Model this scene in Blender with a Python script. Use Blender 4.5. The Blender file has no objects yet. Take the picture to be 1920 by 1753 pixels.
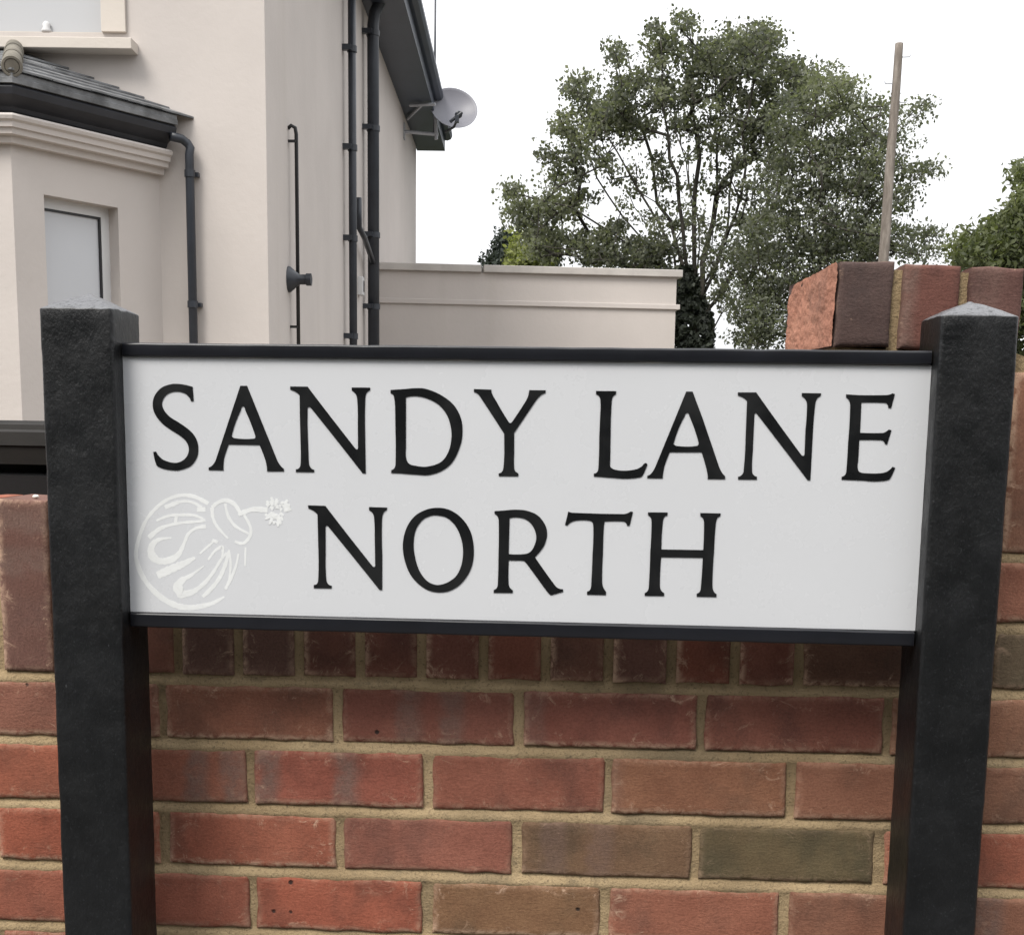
import bpy, bmesh, math, random
import numpy as np
from mathutils import Vector, Matrix, noise as mnoise

# ------------------------------------------------------------------ camera
CAM = np.array([0.0, 0.0, 1.10])
F, CX, CY, W, H = 2300.0, 960.0, 1118.0, 1920.0, 1753.0
RM = np.array([[0.9978073, 0.0230857, -0.0620292],
               [0.0647006, -0.1427933, 0.9876355],
               [0.0139429, -0.9894833, -0.1439738]])   # camera (right, down, forward) -> world
scene = bpy.context.scene
COL = scene.collection
cd = bpy.data.cameras.new("camera")
cam = bpy.data.objects.new("camera", cd)
COL.objects.link(cam)
cd.sensor_fit = 'HORIZONTAL'
cd.sensor_width = 36.0
cd.lens = 36.0 * F / W
cd.shift_x = 0.0
cd.shift_y = (CY - H / 2) / W
cd.clip_start = 0.05
cd.clip_end = 2000
M = Matrix.Identity(4)
for i in range(3):
    M[i][0] = RM[i, 0]; M[i][1] = -RM[i, 1]; M[i][2] = -RM[i, 2]; M[i][3] = CAM[i]
cam.matrix_world = M
scene.camera = cam

# ------------------------------------------------------------------ sky and sun
CLOUD_LOW, CLOUD_HIGH = 10.6, 27.0
SUN_EL, SUN_AZ = math.radians(51), math.radians(-149)   # azimuth from +Y towards +X: behind the camera, to its left
w = bpy.data.worlds.new("World")
scene.world = w
w.use_nodes = True
nt = w.node_tree
nt.nodes.clear()
wo = nt.nodes.new('ShaderNodeOutputWorld')
bg = nt.nodes.new('ShaderNodeBackground')
sky = nt.nodes.new('ShaderNodeTexSky')
sky.sky_type = 'NISHITA'
sky.sun_disc = False
sky.sun_elevation = SUN_EL
sky.sun_rotation = SUN_AZ
sky.dust_density = 4.0
sky.air_density = 1.0
hsv = nt.nodes.new('ShaderNodeHueSaturation')
hsv.inputs['Saturation'].default_value = 0.12
mixw = nt.nodes.new('ShaderNodeMix'); mixw.data_type = 'RGBA'
mixw.inputs[0].default_value = 0.8
# cloud layer of an overcast day: brightest overhead, paler towards the horizon
wtc = nt.nodes.new('ShaderNodeTexCoord'); wsx = nt.nodes.new('ShaderNodeSeparateXYZ'); wmr = nt.nodes.new('ShaderNodeMapRange')
wmr.inputs['From Min'].default_value = 0.0; wmr.inputs['From Max'].default_value = 1.0
wmr.inputs['To Min'].default_value = CLOUD_LOW; wmr.inputs['To Max'].default_value = CLOUD_HIGH
nt.links.new(wtc.outputs['Generated'], wsx.inputs[0]); nt.links.new(wsx.outputs[2], wmr.inputs['Value'])
wcl = nt.nodes.new('ShaderNodeVectorMath'); wcl.operation = 'SCALE'; wcl.inputs[0].default_value = (0.985, 0.995, 1.02)
nt.links.new(wmr.outputs[0], wcl.inputs['Scale']); nt.links.new(wcl.outputs[0], mixw.inputs[7])
nt.links.new(sky.outputs[0], hsv.inputs['Color'])
nt.links.new(hsv.outputs[0], mixw.inputs[6])
nt.links.new(mixw.outputs[2], bg.inputs[0])
bg.inputs[1].default_value = 0.11
nt.links.new(bg.outputs[0], wo.inputs[0])
sl = bpy.data.lights.new("sun", 'SUN')
sl.energy = 3.6
sl.angle = math.radians(25)
sl.color = (1.0, 0.955, 0.89)
so = bpy.data.objects.new("sun", sl)
COL.objects.link(so)
sdir = Vector((math.sin(SUN_AZ) * math.cos(SUN_EL), math.cos(SUN_AZ) * math.cos(SUN_EL), math.sin(SUN_EL)))
so.rotation_euler = sdir.to_track_quat('Z', 'Y').to_euler()
so.location = sdir * 30
scene.view_settings.view_transform = 'Standard'
scene.view_settings.look = 'None'
scene.view_settings.gamma = 1.0
scene.view_settings.exposure = 0.0
scene.render.engine = 'CYCLES'
scene.cycles.max_bounces = 6
scene.cycles.use_denoising = True

rng = random.Random(11)
nrg = np.random.default_rng(5)

# ------------------------------------------------------------------ geometry helpers
def ray(px, py):
    return RM @ np.array([(px - CX) / F, (py - CY) / F, 1.0])

def at(px, py, Y):
    r = ray(px, py)
    return CAM + r * (Y / r[1])

class MB:
    """collects faces; build() links ONE mesh object"""
    def __init__(self):
        self.v = []; self.f = []; self.a = {}
    def add(self, vs, fs, **attr):
        b = len(self.v)
        self.v += [tuple(map(float, p)) for p in vs]
        self.f += [tuple(b + i for i in f) for f in fs]
        for k, val in attr.items():
            self.a.setdefault(k, []).extend(val)
        return b
    def box(self, x0, x1, y0, y1, z0, z1):
        self.add([(x0, y0, z0), (x1, y0, z0), (x1, y1, z0), (x0, y1, z0), (x0, y0, z1), (x1, y0, z1), (x1, y1, z1), (x0, y1, z1)],
                 [(0, 3, 2, 1), (4, 5, 6, 7), (0, 1, 5, 4), (1, 2, 6, 5), (2, 3, 7, 6), (3, 0, 4, 7)])
    def prism(self, poly, z0, z1):
        n = len(poly)
        self.add([(x, y, z0) for x, y in poly] + [(x, y, z1) for x, y in poly],
                 [tuple(range(n - 1, -1, -1)), tuple(range(n, 2 * n))] + [(i, (i + 1) % n, n + (i + 1) % n, n + i) for i in range(n)])
    def tube(self, pts, rad, n=12, caps=True):
        pts = [Vector(p) for p in pts]
        if not hasattr(rad, '__len__'): rad = [rad] * len(pts)
        t0 = (pts[1] - pts[0]).normalized()
        up = Vector((0, 0, 1)) if abs(t0.z) < 0.9 else Vector((1, 0, 0))
        a = t0.cross(up).normalized()
        vs = []; fs = []
        for i, p in enumerate(pts):
            t = (pts[min(i + 1, len(pts) - 1)] - pts[max(i - 1, 0)]).normalized()
            a = (a - t * a.dot(t)).normalized()
            b = t.cross(a)
            for k in range(n):
                an = 2 * math.pi * k / n
                vs.append(p + (a * math.cos(an) + b * math.sin(an)) * rad[i])
        for i in range(len(pts) - 1):
            for k in range(n):
                fs.append((i * n + k, i * n + (k + 1) % n, (i + 1) * n + (k + 1) % n, (i + 1) * n + k))
        if caps:
            fs.append(tuple(range(n - 1, -1, -1)))
            fs.append(tuple((len(pts) - 1) * n + k for k in range(n)))
        self.add(vs, fs)
    def lathe(self, prof, centre, axis, n=24):
        """prof: list of (radius, distance along axis)"""
        ax = Vector(axis).normalized(); c = Vector(centre)
        up = Vector((0, 0, 1)) if abs(ax.z) < 0.9 else Vector((1, 0, 0))
        a = ax.cross(up).normalized(); b = ax.cross(a)
        vs = []; fs = []
        for r, d in prof:
            for k in range(n):
                an = 2 * math.pi * k / n
                vs.append(c + ax * d + (a * math.cos(an) + b * math.sin(an)) * max(r, 1e-4))
        for i in range(len(prof) - 1):
            for k in range(n):
                fs.append((i * n + k, i * n + (k + 1) % n, (i + 1) * n + (k + 1) % n, (i + 1) * n + k))
        self.add(vs, fs)
    def sweep(self, path, prof, closed_ends=True):
        """path: plan points (x,y); prof: closed list of (out, z): out = distance to the right of travel"""
        n = len(prof); rings = []
        P = [Vector((p[0], p[1])) for p in path]
        for i, p in enumerate(P):
            d0 = (P[i] - P[i - 1]).normalized() if i > 0 else None
            d1 = (P[i + 1] - P[i]).normalized() if i < len(P) - 1 else None
            if d0 is None: d0 = d1
            if d1 is None: d1 = d0
            n0 = Vector((d0.y, -d0.x)); n1 = Vector((d1.y, -d1.x))
            m = (n0 + n1).normalized(); m = m / max(m.dot(n0), 0.2)
            rings.append([(p.x + m.x * o, p.y + m.y * o, z) for o, z in prof])
        vs = [v for r in rings for v in r]; fs = []
        for i in range(len(P) - 1):
            for k in range(n):
                fs.append((i * n + k, i * n + (k + 1) % n, (i + 1) * n + (k + 1) % n, (i + 1) * n + k))
        if closed_ends:
            fs.append(tuple(range(n))); fs.append(tuple((len(P) - 1) * n + k for k in reversed(range(n))))
        self.add(vs, fs)
    def build(self, name, mat, parent=None, smooth=False, fix=True, angle=None):
        me = bpy.data.meshes.new(name)
        me.from_pydata(self.v, [], self.f)
        for k, val in self.a.items():
            arr = np.array(val, dtype=np.float32)
            if arr.ndim == 1:
                at_ = me.attributes.new(k, 'FLOAT', 'POINT'); at_.data.foreach_set('value', arr)
            elif arr.shape[1] == 3:
                at_ = me.attributes.new(k, 'FLOAT_VECTOR', 'POINT'); at_.data.foreach_set('vector', arr.ravel())
        if fix:
            bm = bmesh.new(); bm.from_mesh(me)
            bmesh.ops.recalc_face_normals(bm, faces=bm.faces)
            bm.to_mesh(me); bm.free()
        if smooth or angle:
            me.polygons.foreach_set('use_smooth', [True] * len(me.polygons))
            if angle:
                me.set_sharp_from_angle(angle=math.radians(angle))
        me.materials.append(mat)
        o = bpy.data.objects.new(name, me)
        COL.objects.link(o)
        if parent: o.parent = parent
        return o

def tag(o, label, cat, group=None):
    o['label'] = label; o['category'] = cat
    if group: o['group'] = group
    return o

def empty(name, loc, rz=0.0):
    o = bpy.data.objects.new(name, None)
    COL.objects.link(o); o.location = loc; o.rotation_euler = (0, 0, rz)
    o.empty_display_size = 0.2
    return o

def bevel(o, width, seg=2, angle=35):
    m = o.modifiers.new('bevel', 'BEVEL'); m.width = width; m.segments = seg
    m.limit_method = 'ANGLE'; m.angle_limit = math.radians(angle)
    return o

# ------------------------------------------------------------------ material helpers
class NG:
    def __init__(self, name):
        self.m = bpy.data.materials.new(name); self.m.use_nodes = True
        self.t = self.m.node_tree
        self.p = self.t.nodes['Principled BSDF']
        self.out = self.t.nodes['Material Output']
        self.co = None
    def n(self, typ, **kw):
        nd = self.t.nodes.new(typ)
        for k, v in kw.items(): setattr(nd, k, v)
        return nd
    def l(self, a, b): self.t.links.new(a, b)
    def obj(self):
        if not self.co: self.co = self.n('ShaderNodeTexCoord').outputs['Object']
        return self.co
    def mapping(self, scale, src=None):
        mp = self.n('ShaderNodeMapping'); mp.inputs['Scale'].default_value = scale
        self.l(src or self.obj(), mp.inputs['Vector']); return mp.outputs[0]
    def noise(self, scale, detail=6, rough=0.6, vec=None, dist=0.0):
        nd = self.n('ShaderNodeTexNoise'); nd.inputs['Scale'].default_value = scale
        nd.inputs['Detail'].default_value = detail; nd.inputs['Roughness'].default_value = rough
        nd.inputs['Distortion'].default_value = dist
        self.l(vec or self.obj(), nd.inputs['Vector']); return nd.outputs[0]
    def ramp(self, src, a, b, lo=0.0, hi=1.0):
        nd = self.n('ShaderNodeMapRange'); nd.interpolation_type = 'SMOOTHSTEP'
        for k, v in zip(('From Min', 'From Max', 'To Min', 'To Max'), (a, b, lo, hi)): nd.inputs[k].default_value = v
        self.l(src, nd.inputs['Value']); return nd.outputs[0]
    def math(self, op, a, b=None):
        nd = self.n('ShaderNodeMath', operation=op)
        for i, x in enumerate((a, b)):
            if x is None: continue
            if isinstance(x, (int, float)): nd.inputs[i].default_value = x
            else: self.l(x, nd.inputs[i])
        return nd.outputs[0]
    def mix(self, fac, a, b, mode='MIX'):
        nd = self.n('ShaderNodeMix', data_type='RGBA', blend_type=mode)
        for i, x in ((0, fac), (6, a), (7, b)):
            if isinstance(x, (int, float)): nd.inputs[i].default_value = x
            elif isinstance(x, tuple): nd.inputs[i].default_value = (*x, 1) if len(x) == 3 else x
            else: self.l(x, nd.inputs[i])
        return nd.outputs[2]
    def attr(self, name):
        nd = self.n('ShaderNodeAttribute'); nd.attribute_name = name; return nd
    def bump(self, h, strength, dist=0.002, prev=None):
        nd = self.n('ShaderNodeBump'); nd.inputs['Strength'].default_value = strength
        nd.inputs['Distance'].default_value = dist
        self.l(h, nd.inputs['Height'])
        if prev: self.l(prev, nd.inputs['Normal'])
        return nd.outputs[0]
    def done(self, col=None, rough=0.6, normal=None, spec=0.5, metal=0.0):
        p = self.p
        if col is not None:
            if isinstance(col, tuple): p.inputs['Base Color'].default_value = (*col, 1)
            else: self.l(col, p.inputs['Base Color'])
        if isinstance(rough, (int, float)): p.inputs['Roughness'].default_value = rough
        else: self.l(rough, p.inputs['Roughness'])
        p.inputs['Specular IOR Level'].default_value = spec
        p.inputs['Metallic'].default_value = metal
        if normal is not None: self.l(normal, p.inputs['Normal'])
        return self.m

def mottled(name, base, var=0.15, scale=4.0, rough=0.6, bscale=60.0, bstr=0.2, bdist=0.003, spec=0.4, metal=0.0):
    g = NG(name)
    f = g.ramp(g.noise(scale, 5), 0.3, 0.7)
    lo = tuple(c * (1 - var) for c in base); hi = tuple(min(1, c * (1 + var)) for c in base)
    return g.done(g.mix(f, lo, hi), rough, g.bump(g.noise(bscale, 4), bstr, bdist), spec, metal)

def mat_brick():
    g = NG('brick')
    base = g.mix(1.0, g.attr('bcol').outputs['Vector'], (0.79, 0.965, 0.94), 'MULTIPLY')
    uv = g.attr('buv')                     # u, v (metres within the brick), seed
    sx = g.n('ShaderNodeSeparateXYZ'); g.l(uv.outputs['Vector'], sx.inputs[0])
    sc = g.n('ShaderNodeVectorMath', operation='MULTIPLY'); sc.inputs[1].default_value = (1, 1, 7.3)
    g.l(uv.outputs['Vector'], sc.inputs[0])
    pos = sc.outputs[0]
    big = g.noise(14, 4, 0.6, pos)
    c = g.mix(g.ramp(big, 0.32, 0.7), base, g.mix(1.0, base, (1.22, 1.28, 1.28), 'MULTIPLY'))
    # darker clouding along the length
    cl = g.noise(1.0, 4, 0.6, g.mapping((13, 9, 1), pos))
    c = g.mix(g.ramp(cl, 0.46, 0.72, 0, 0.75), c, g.mix(1.0, c, (0.58, 0.66, 0.72), 'MULTIPLY'))
    # kiss marks: bands where bricks touched in the kiln
    ks = g.attr('kiss'); kx = g.n('ShaderNodeSeparateXYZ'); g.l(ks.outputs['Vector'], kx.inputs[0])
    wob = g.math('MULTIPLY', g.math('SUBTRACT', g.noise(30, 3, 0.6, pos), 0.5), 0.03)
    def band(cn):
        d = g.math('ABSOLUTE', g.math('ADD', g.math('SUBTRACT', sx.outputs[0], cn), wob))
        return g.ramp(d, 0.007, 0.024, 1, 0)
    bands = g.math('MULTIPLY', g.math('MULTIPLY', g.math('MAXIMUM', band(kx.outputs[0]), band(kx.outputs[1])), kx.outputs[2]), g.ramp(g.noise(60, 5, 0.7, pos), 0.30, 0.6, 0.45, 0.95))
    c = g.mix(bands, c, (0.168, 0.108, 0.088))
    # fine grain
    fine = g.noise(330, 5, 0.75, pos)
    c = g.mix(g.ramp(fine, 0.36, 0.70, 0, 0.62), c, g.mix(1.0, c, (0.55, 0.52, 0.52), 'MULTIPLY'))
    wn = g.n('ShaderNodeTexWhiteNoise', noise_dimensions='1D'); g.l(sx.outputs[2], wn.inputs['W'])
    wc = g.n('ShaderNodeSeparateXYZ'); g.l(wn.outputs['Color'], wc.inputs[0])
    # pale lime bloom near the arrises
    ed = g.attr('edge').outputs['Fac']
    low = g.ramp(sx.outputs[1], 0.002, 0.022, 1, 0.38)
    ef = g.math('MULTIPLY', g.math('MULTIPLY', g.ramp(ed, 0.001, 0.011, 1, 0), low), g.ramp(g.noise(60, 8, 0.8, pos, 0.8), 0.40, 0.58))
    ef2 = g.math('MULTIPLY', g.ramp(ed, 0.006, 0.026, 1, 0.0), g.ramp(g.noise(30, 8, 0.8, pos, 1.4), 0.55, 0.66, 0, 0.85))
    ef3 = g.math('MULTIPLY', g.ramp(g.noise(17, 9, 0.82, pos, 2.2), 0.585, 0.67), g.ramp(wc.outputs[2], 0.5, 0.9, 0, 0.7))
    c = g.mix(g.math('MULTIPLY', g.math('MAXIMUM', ef3, g.math('MAXIMUM', ef, ef2)), g.ramp(wc.outputs[0], 0.1, 0.85, 0.35, 1.0)), c, (0.47, 0.32, 0.225))
    # burnt pits
    vo = g.n('ShaderNodeTexVoronoi'); vo.inputs['Scale'].default_value = 42
    g.l(pos, vo.inputs['Vector'])
    vc = g.n('ShaderNodeSeparateXYZ'); g.l(vo.outputs['Color'], vc.inputs[0])
    pit = g.math('MULTIPLY', g.math('MULTIPLY', g.ramp(g.math('ADD', vo.outputs['Distance'], g.math('MULTIPLY', g.noise(160, 3, 0.6, pos), 0.12)), 0.13, 0.22, 1, 0), g.attr('pit').outputs['Fac']), g.ramp(vc.outputs[0], 0.82, 0.86))
    c = g.mix(g.math('MULTIPLY', pit, 0.92), c, (0.018, 0.015, 0.014))
    # bump: sand creases stretched sideways + grain
    cr = g.noise(1.0, 6, 0.65, g.mapping((60, 210, 1), pos), 0.4)
    b1 = g.bump(cr, 0.5, 0.0018)
    b2 = g.bump(fine, 0.9, 0.0013, b1)
    b3 = g.bump(g.math('SUBTRACT', 1.0, pit), 0.9, 0.002, b2)
    return g.done(c, 0.9, b3, 0.25)

def mat_mortar():
    g = NG('mortar')
    f = g.noise(7, 5, 0.6)
    c = g.mix(g.ramp(f, 0.3, 0.7), (0.270, 0.197, 0.112), (0.400, 0.300, 0.176))
    st = g.noise(3.1, 4, 0.6)
    c = g.mix(g.ramp(st, 0.52, 0.68, 0, 0.75), c, (0.150, 0.118, 0.076))
    sp = g.noise(300, 3, 0.7)
    c = g.mix(g.ramp(sp, 0.52, 0.70, 0, 0.6), c, (0.11, 0.085, 0.055))
    c = g.mix(g.ramp(g.noise(24, 6, 0.75), 0.55, 0.72, 0, 0.6), c, (0.13, 0.105, 0.07))
    n1 = g.bump(g.noise(75, 6, 0.75), 0.9, 0.004)
    n2 = g.bump(sp, 0.6, 0.0012, n1)
    return g.done(c, 0.95, n2, 0.2)

def mat_post():
    g = NG('black_paint')
    f = g.noise(9, 5, 0.65)
    c = g.mix(g.ramp(f, 0.35, 0.7), (0.0028, 0.0031, 0.0036), (0.0062, 0.0067, 0.0076))
    sp = g.noise(170, 2, 0.5, g.mapping((1, 1, 0.6)))
    c = g.mix(g.ramp(sp, 0.75, 0.80, 0, 0.4), c, (0.07, 0.074, 0.078))
    c = g.mix(g.ramp(g.noise(380, 3, 0.6), 0.60, 0.72, 0, 0.5), c, (0.028, 0.030, 0.033))
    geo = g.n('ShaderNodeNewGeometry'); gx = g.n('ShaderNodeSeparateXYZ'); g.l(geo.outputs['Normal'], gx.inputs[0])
    dust_sheen = g.math('MULTIPLY', g.ramp(gx.outputs[2], 0.35, 0.7), g.ramp(g.noise(210, 5, 0.75), 0.30, 0.52))  # dust on upward faces, its paler grey also standing in for sky sheen
    c = g.mix(g.math('MULTIPLY', dust_sheen, 0.85), c, (0.135, 0.137, 0.145))
    b1 = g.bump(g.noise(330, 4, 0.65, g.mapping((1, 1, 0.6))), 0.6, 0.0012)
    b1 = g.bump(g.noise(120, 5, 0.65, g.mapping((1, 1, 0.55))), 0.36, 0.003, b1)
    b2 = g.bump(g.noise(18, 3, 0.6), 0.3, 0.006, b1)
    b2 = g.bump(g.noise(130, 4, 0.6, g.mapping((1, 1, 0.05))), 0.25, 0.0015, b2)
    r = g.ramp(g.noise(25, 5, 0.7), 0.3, 0.7, 0.32, 0.5)
    return g.done(c, r, b2, 0.40)

def mat_render(name, base, warm=0.06):
    g = NG(name)
    f = g.noise(0.8, 6, 0.6)
    c = g.mix(g.ramp(f, 0.3, 0.7), tuple(x * 0.94 for x in base), tuple(min(1, x * 1.04) for x in base))
    run = g.noise(1.0, 5, 0.65, g.mapping((2.6, 2.6, 0.22)))
    c = g.mix(g.ramp(run, 0.55, 0.75, 0, 0.35), c, tuple(x * k for x, k in zip(base, (0.86, 0.85, 0.82))))
    b = g.bump(g.noise(22, 6, 0.6), 0.25, 0.008)
    b = g.bump(g.noise(240, 3, 0.6), 0.2, 0.001, b)
    return g.done(c, 0.85, b, 0.3)

def mat_leaf(name, dark, light, trans=0.35):
    g = NG(name)
    tone = g.attr('tone').outputs['Fac']
    c = g.mix(tone, dark, light)
    g.done(c, 0.6, None, 0.3)
    tr = g.n('ShaderNodeBsdfTranslucent'); g.l(g.mix(1.0, c, (1.2, 1.3, 0.7), 'MULTIPLY'), tr.inputs[0])
    ms = g.n('ShaderNodeMixShader'); ms.inputs[0].default_value = trans
    g.l(g.p.outputs[0], ms.inputs[1]); g.l(tr.outputs[0], ms.inputs[2])
    g.l(ms.outputs[0], g.out.inputs[0])
    return g.m

def mat_bark(name, a, b):
    g = NG(name)
    f = g.noise(1.0, 6, 0.7, g.mapping((14, 14, 2.5)))
    return g.done(g.mix(g.ramp(f, 0.35, 0.7), a, b), 0.9, g.bump(f, 0.6, 0.02), 0.2)

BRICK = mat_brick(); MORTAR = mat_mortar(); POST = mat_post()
WALLM = mat_render('painted_render', (0.470, 0.432, 0.405))
TRIM = mat_render('cream_paint', (0.53, 0.485, 0.435))
DARKM = mottled('slate_blue_paint', (0.026, 0.034, 0.050), 0.12, 3, 0.42, 40, 0.1)
PIPEM = mottled('pipe_paint', (0.026, 0.030, 0.038), 0.2, 5, 0.38, 60, 0.1)
SLATE = mottled('slate', (0.125, 0.128, 0.132), 0.45, 7, 0.6, 50, 0.5, 0.006)
GUTM = mottled('dark_gutter', (0.020, 0.021, 0.026), 0.2, 6, 0.5, 40, 0.15)
HIPM = mottled('hip_tile', (0.155, 0.142, 0.118), 0.3, 9, 0.9, 60, 0.5)
UPVC = mottled('white_frame', (0.56, 0.56, 0.56), 0.03, 3, 0.3, 30, 0.05)
GASK = mottled('gasket', (0.02, 0.02, 0.022), 0.1, 5, 0.5)
RAILM = mottled('rail_black', (0.008, 0.0085, 0.0115), 0.2, 12, 0.3, 90, 0.15, 0.001)
COPING = mottled('coping_stone', (0.40, 0.375, 0.35), 0.12, 3, 0.85, 40, 0.4, 0.004)
DISHM = mottled('dish_grey', (0.145, 0.145, 0.165), 0.05, 3, 0.45, 40, 0.05)
STEEL = mottled('galvanised', (0.34, 0.35, 0.37), 0.1, 8, 0.55, 50, 0.1)
BLACKP = mottled('black_plastic', (0.012, 0.012, 0.0125), 0.15, 6, 0.45, 150, 0.25, 0.001)
LIDM = mottled('lid_plastic', (0.016, 0.0145, 0.013), 0.25, 6, 0.62, 120, 0.3, 0.001, 0.2)
POLEM = mat_bark('weathered_pole', (0.135, 0.115, 0.098), (0.26, 0.228, 0.198))
BARK = mat_bark('bark', (0.028, 0.026, 0.022), (0.07, 0.063, 0.052))

def mat_pane(name, base, rough=0.04):
    g = NG(name)
    f = g.noise(1.6, 3, 0.5)
    return g.done(g.mix(g.ramp(f, 0.3, 0.7), tuple(c * 0.95 for c in base), base), rough, None, 0.5)
PANE = mat_pane('window_pane', (0.47, 0.48, 0.50))
PANE2 = mat_pane('upper_pane', (0.43, 0.435, 0.445))

def mat_plate():
    g = NG('sign_enamel')
    f = g.noise(5, 5, 0.6)
    c = g.mix(g.ramp(f, 0.35, 0.7), (0.515, 0.524, 0.541), (0.527, 0.536, 0.553))
    sp = g.noise(95, 2, 0.5)
    c = g.mix(g.ramp(sp, 0.76, 0.80, 0, 0.35), c, (0.32, 0.32, 0.31))
    r = g.ramp(g.noise(12, 5, 0.65), 0.35, 0.7, 0.22, 0.34)
    return g.done(c, r, g.bump(g.noise(16, 4, 0.5), 0.05, 0.003), 0.5)
PLATE = mat_plate()
def mat_vinyl():
    g = NG('black_vinyl')
    f = g.noise(14, 5, 0.6)
    c = g.mix(g.ramp(f, 0.4, 0.75), (0.006, 0.0064, 0.0072), (0.010, 0.0104, 0.011))
    return g.done(c, g.ramp(f, 0.35, 0.7, 0.25, 0.42), g.bump(g.noise(60, 5, 0.6), 0.12, 0.001), 0.35)
VINYL = mat_vinyl()
EMB = mottled('emblem_paint', (0.635, 0.645, 0.642), 0.04, 30, 0.4, 200, 0.3, 0.001)

# ------------------------------------------------------------------ ground (setting)
def ground():
    g = NG('paving')
    f = g.noise(0.6, 6, 0.6)
    c = g.mix(g.ramp(f, 0.3, 0.7), (0.075, 0.073, 0.071), (0.115, 0.112, 0.108))
    c = g.mix(g.ramp(g.noise(60, 4, 0.7), 0.5, 0.8, 0, 0.5), c, (0.09, 0.088, 0.085))
    pm = g.done(c, 0.9, g.bump(g.noise(40, 5), 0.4, 0.01), 0.3)
    b = MB(); n = 12; S = 400
    for i in range(n):
        for j in range(n):
            x0, x1 = -S + 2 * S * i / n, -S + 2 * S * (i + 1) / n
            y0, y1 = -S + 2 * S * j / n, -S + 2 * S * (j + 1) / n
            b.add([(x0, y0, 0), (x1, y0, 0), (x1, y1, 0), (x0, y1, 0)], [(0, 1, 2, 3)])
    o = b.build('ground', pm); o['kind'] = 'structure'
    g = NG('front_garden_gravel')
    c = g.mix(g.ramp(g.noise(50, 4, 0.7), 0.35, 0.7), (0.16, 0.14, 0.115), (0.33, 0.29, 0.24))
    gm = g.done(c, 0.95, g.bump(g.noise(70, 4), 0.8, 0.02), 0.2)
    b = MB(); b.add([(-9, 1.64, 0.004), (7, 1.64, 0.004), (7, 14, 0.004), (-9, 14, 0.004)], [(0, 1, 2, 3)])
    o = b.build('garden_path', gm); o['kind'] = 'structure'
    g = NG('lawn_grass')
    c = g.mix(g.ramp(g.noise(3, 6, 0.7), 0.35, 0.7), (0.040, 0.044, 0.028), (0.070, 0.075, 0.046))
    c = g.mix(g.ramp(g.noise(90, 4, 0.7), 0.45, 0.75, 0, 0.6), c, (0.03, 0.042, 0.015))
    lm = g.done(c, 0.95, g.bump(g.noise(120, 4), 0.9, 0.03), 0.2)
    b = MB(); b.add([(-60, 14.01, 0.008), (60, 14.01, 0.008), (60, 120, 0.008), (-60, 120, 0.008)], [(0, 1, 2, 3)])
    o = b.build('lawn', lm); o['kind'] = 'structure'
ground()

# ------------------------------------------------------------------ the street sign
POST_F, POST_B = 1.372, 1.459
PLATE_Y = 1.400

def make_post(x0, x1, parent, seed, lean=0.0):
    b = MB()
    cx, cy = (x0 + x1) / 2, (POST_F + POST_B) / 2
    hx, hy = (x1 - x0) / 2, (POST_B - POST_F) / 2
    r = 0.0045
    ring = []
    ns, nc = 9, 4
    for q, (sx, sy) in enumerate(((1, -1), (1, 1), (-1, 1), (-1, -1))):
        a0 = -math.pi / 2 + q * math.pi / 2
        for k in range(nc + 1):
            a = a0 + (math.pi / 2) * k / nc
            ring.append((sx * (hx - r) + r * math.cos(a), sy * (hy - r) + r * math.sin(a)))
        nx = ((1, 1), (-1, 1), (-1, -1), (1, -1))[q]
        e0 = ring[-1]; e1 = (nx[0] * (hx - r) + r * math.cos(a0 + math.pi / 2), nx[1] * (hy - r) + r * math.sin(a0 + math.pi / 2))
        for k in range(1, ns):
            t = k / ns
            ring.append((e0[0] * (1 - t) + e1[0] * t, e0[1] * (1 - t) + e1[1] * t))
    n = len(ring)
    levels = [(z, 1.0) for z in np.linspace(-0.35, 1.2135, 150)]
    levels += [(1.2148, 0.992), (1.2160, 0.965)] + [(1.2160 + 0.0200 * (t - 0.12 * t * t), 0.965 * (1 - t)) for t in (0.1, 0.2, 0.3, 0.4, 0.5, 0.6, 0.7, 0.8, 0.9)] + [(1.2338, 0.03)]
    vs = []
    for z, s in levels:
        for x, y in ring:
            p = Vector((cx + x * s, cy + y * s, z))
            q = p * 22 + Vector((seed * 3.1, 0, 0))
            am = 0.0007 if s > 0.99 else 0.0016 * min(1, s + 0.3)
            d = mnoise.noise(q) * am + mnoise.noise(p * 130) * 0.0005
            dirv = Vector((x / hx, y / hy, 0.0 if s > 0.99 else 1.2)).normalized()
            p += dirv * d
            if s < 1.0 or z > 1.205: p.z += mnoise.noise(Vector((p.x * 60, p.y * 60, seed))) * 0.0016
            vs.append(p)
    fs = []
    for i in range(len(levels) - 1):
        for k in range(n):
            fs.append((i * n + k, i * n + (k + 1) % n, (i + 1) * n + (k + 1) % n, (i + 1) * n + k))
    fs.append(tuple((len(levels) - 1) * n + k for k in range(n)))
    b.add(vs, fs)
    return b.build('post', POST, parent, angle=50)

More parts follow.
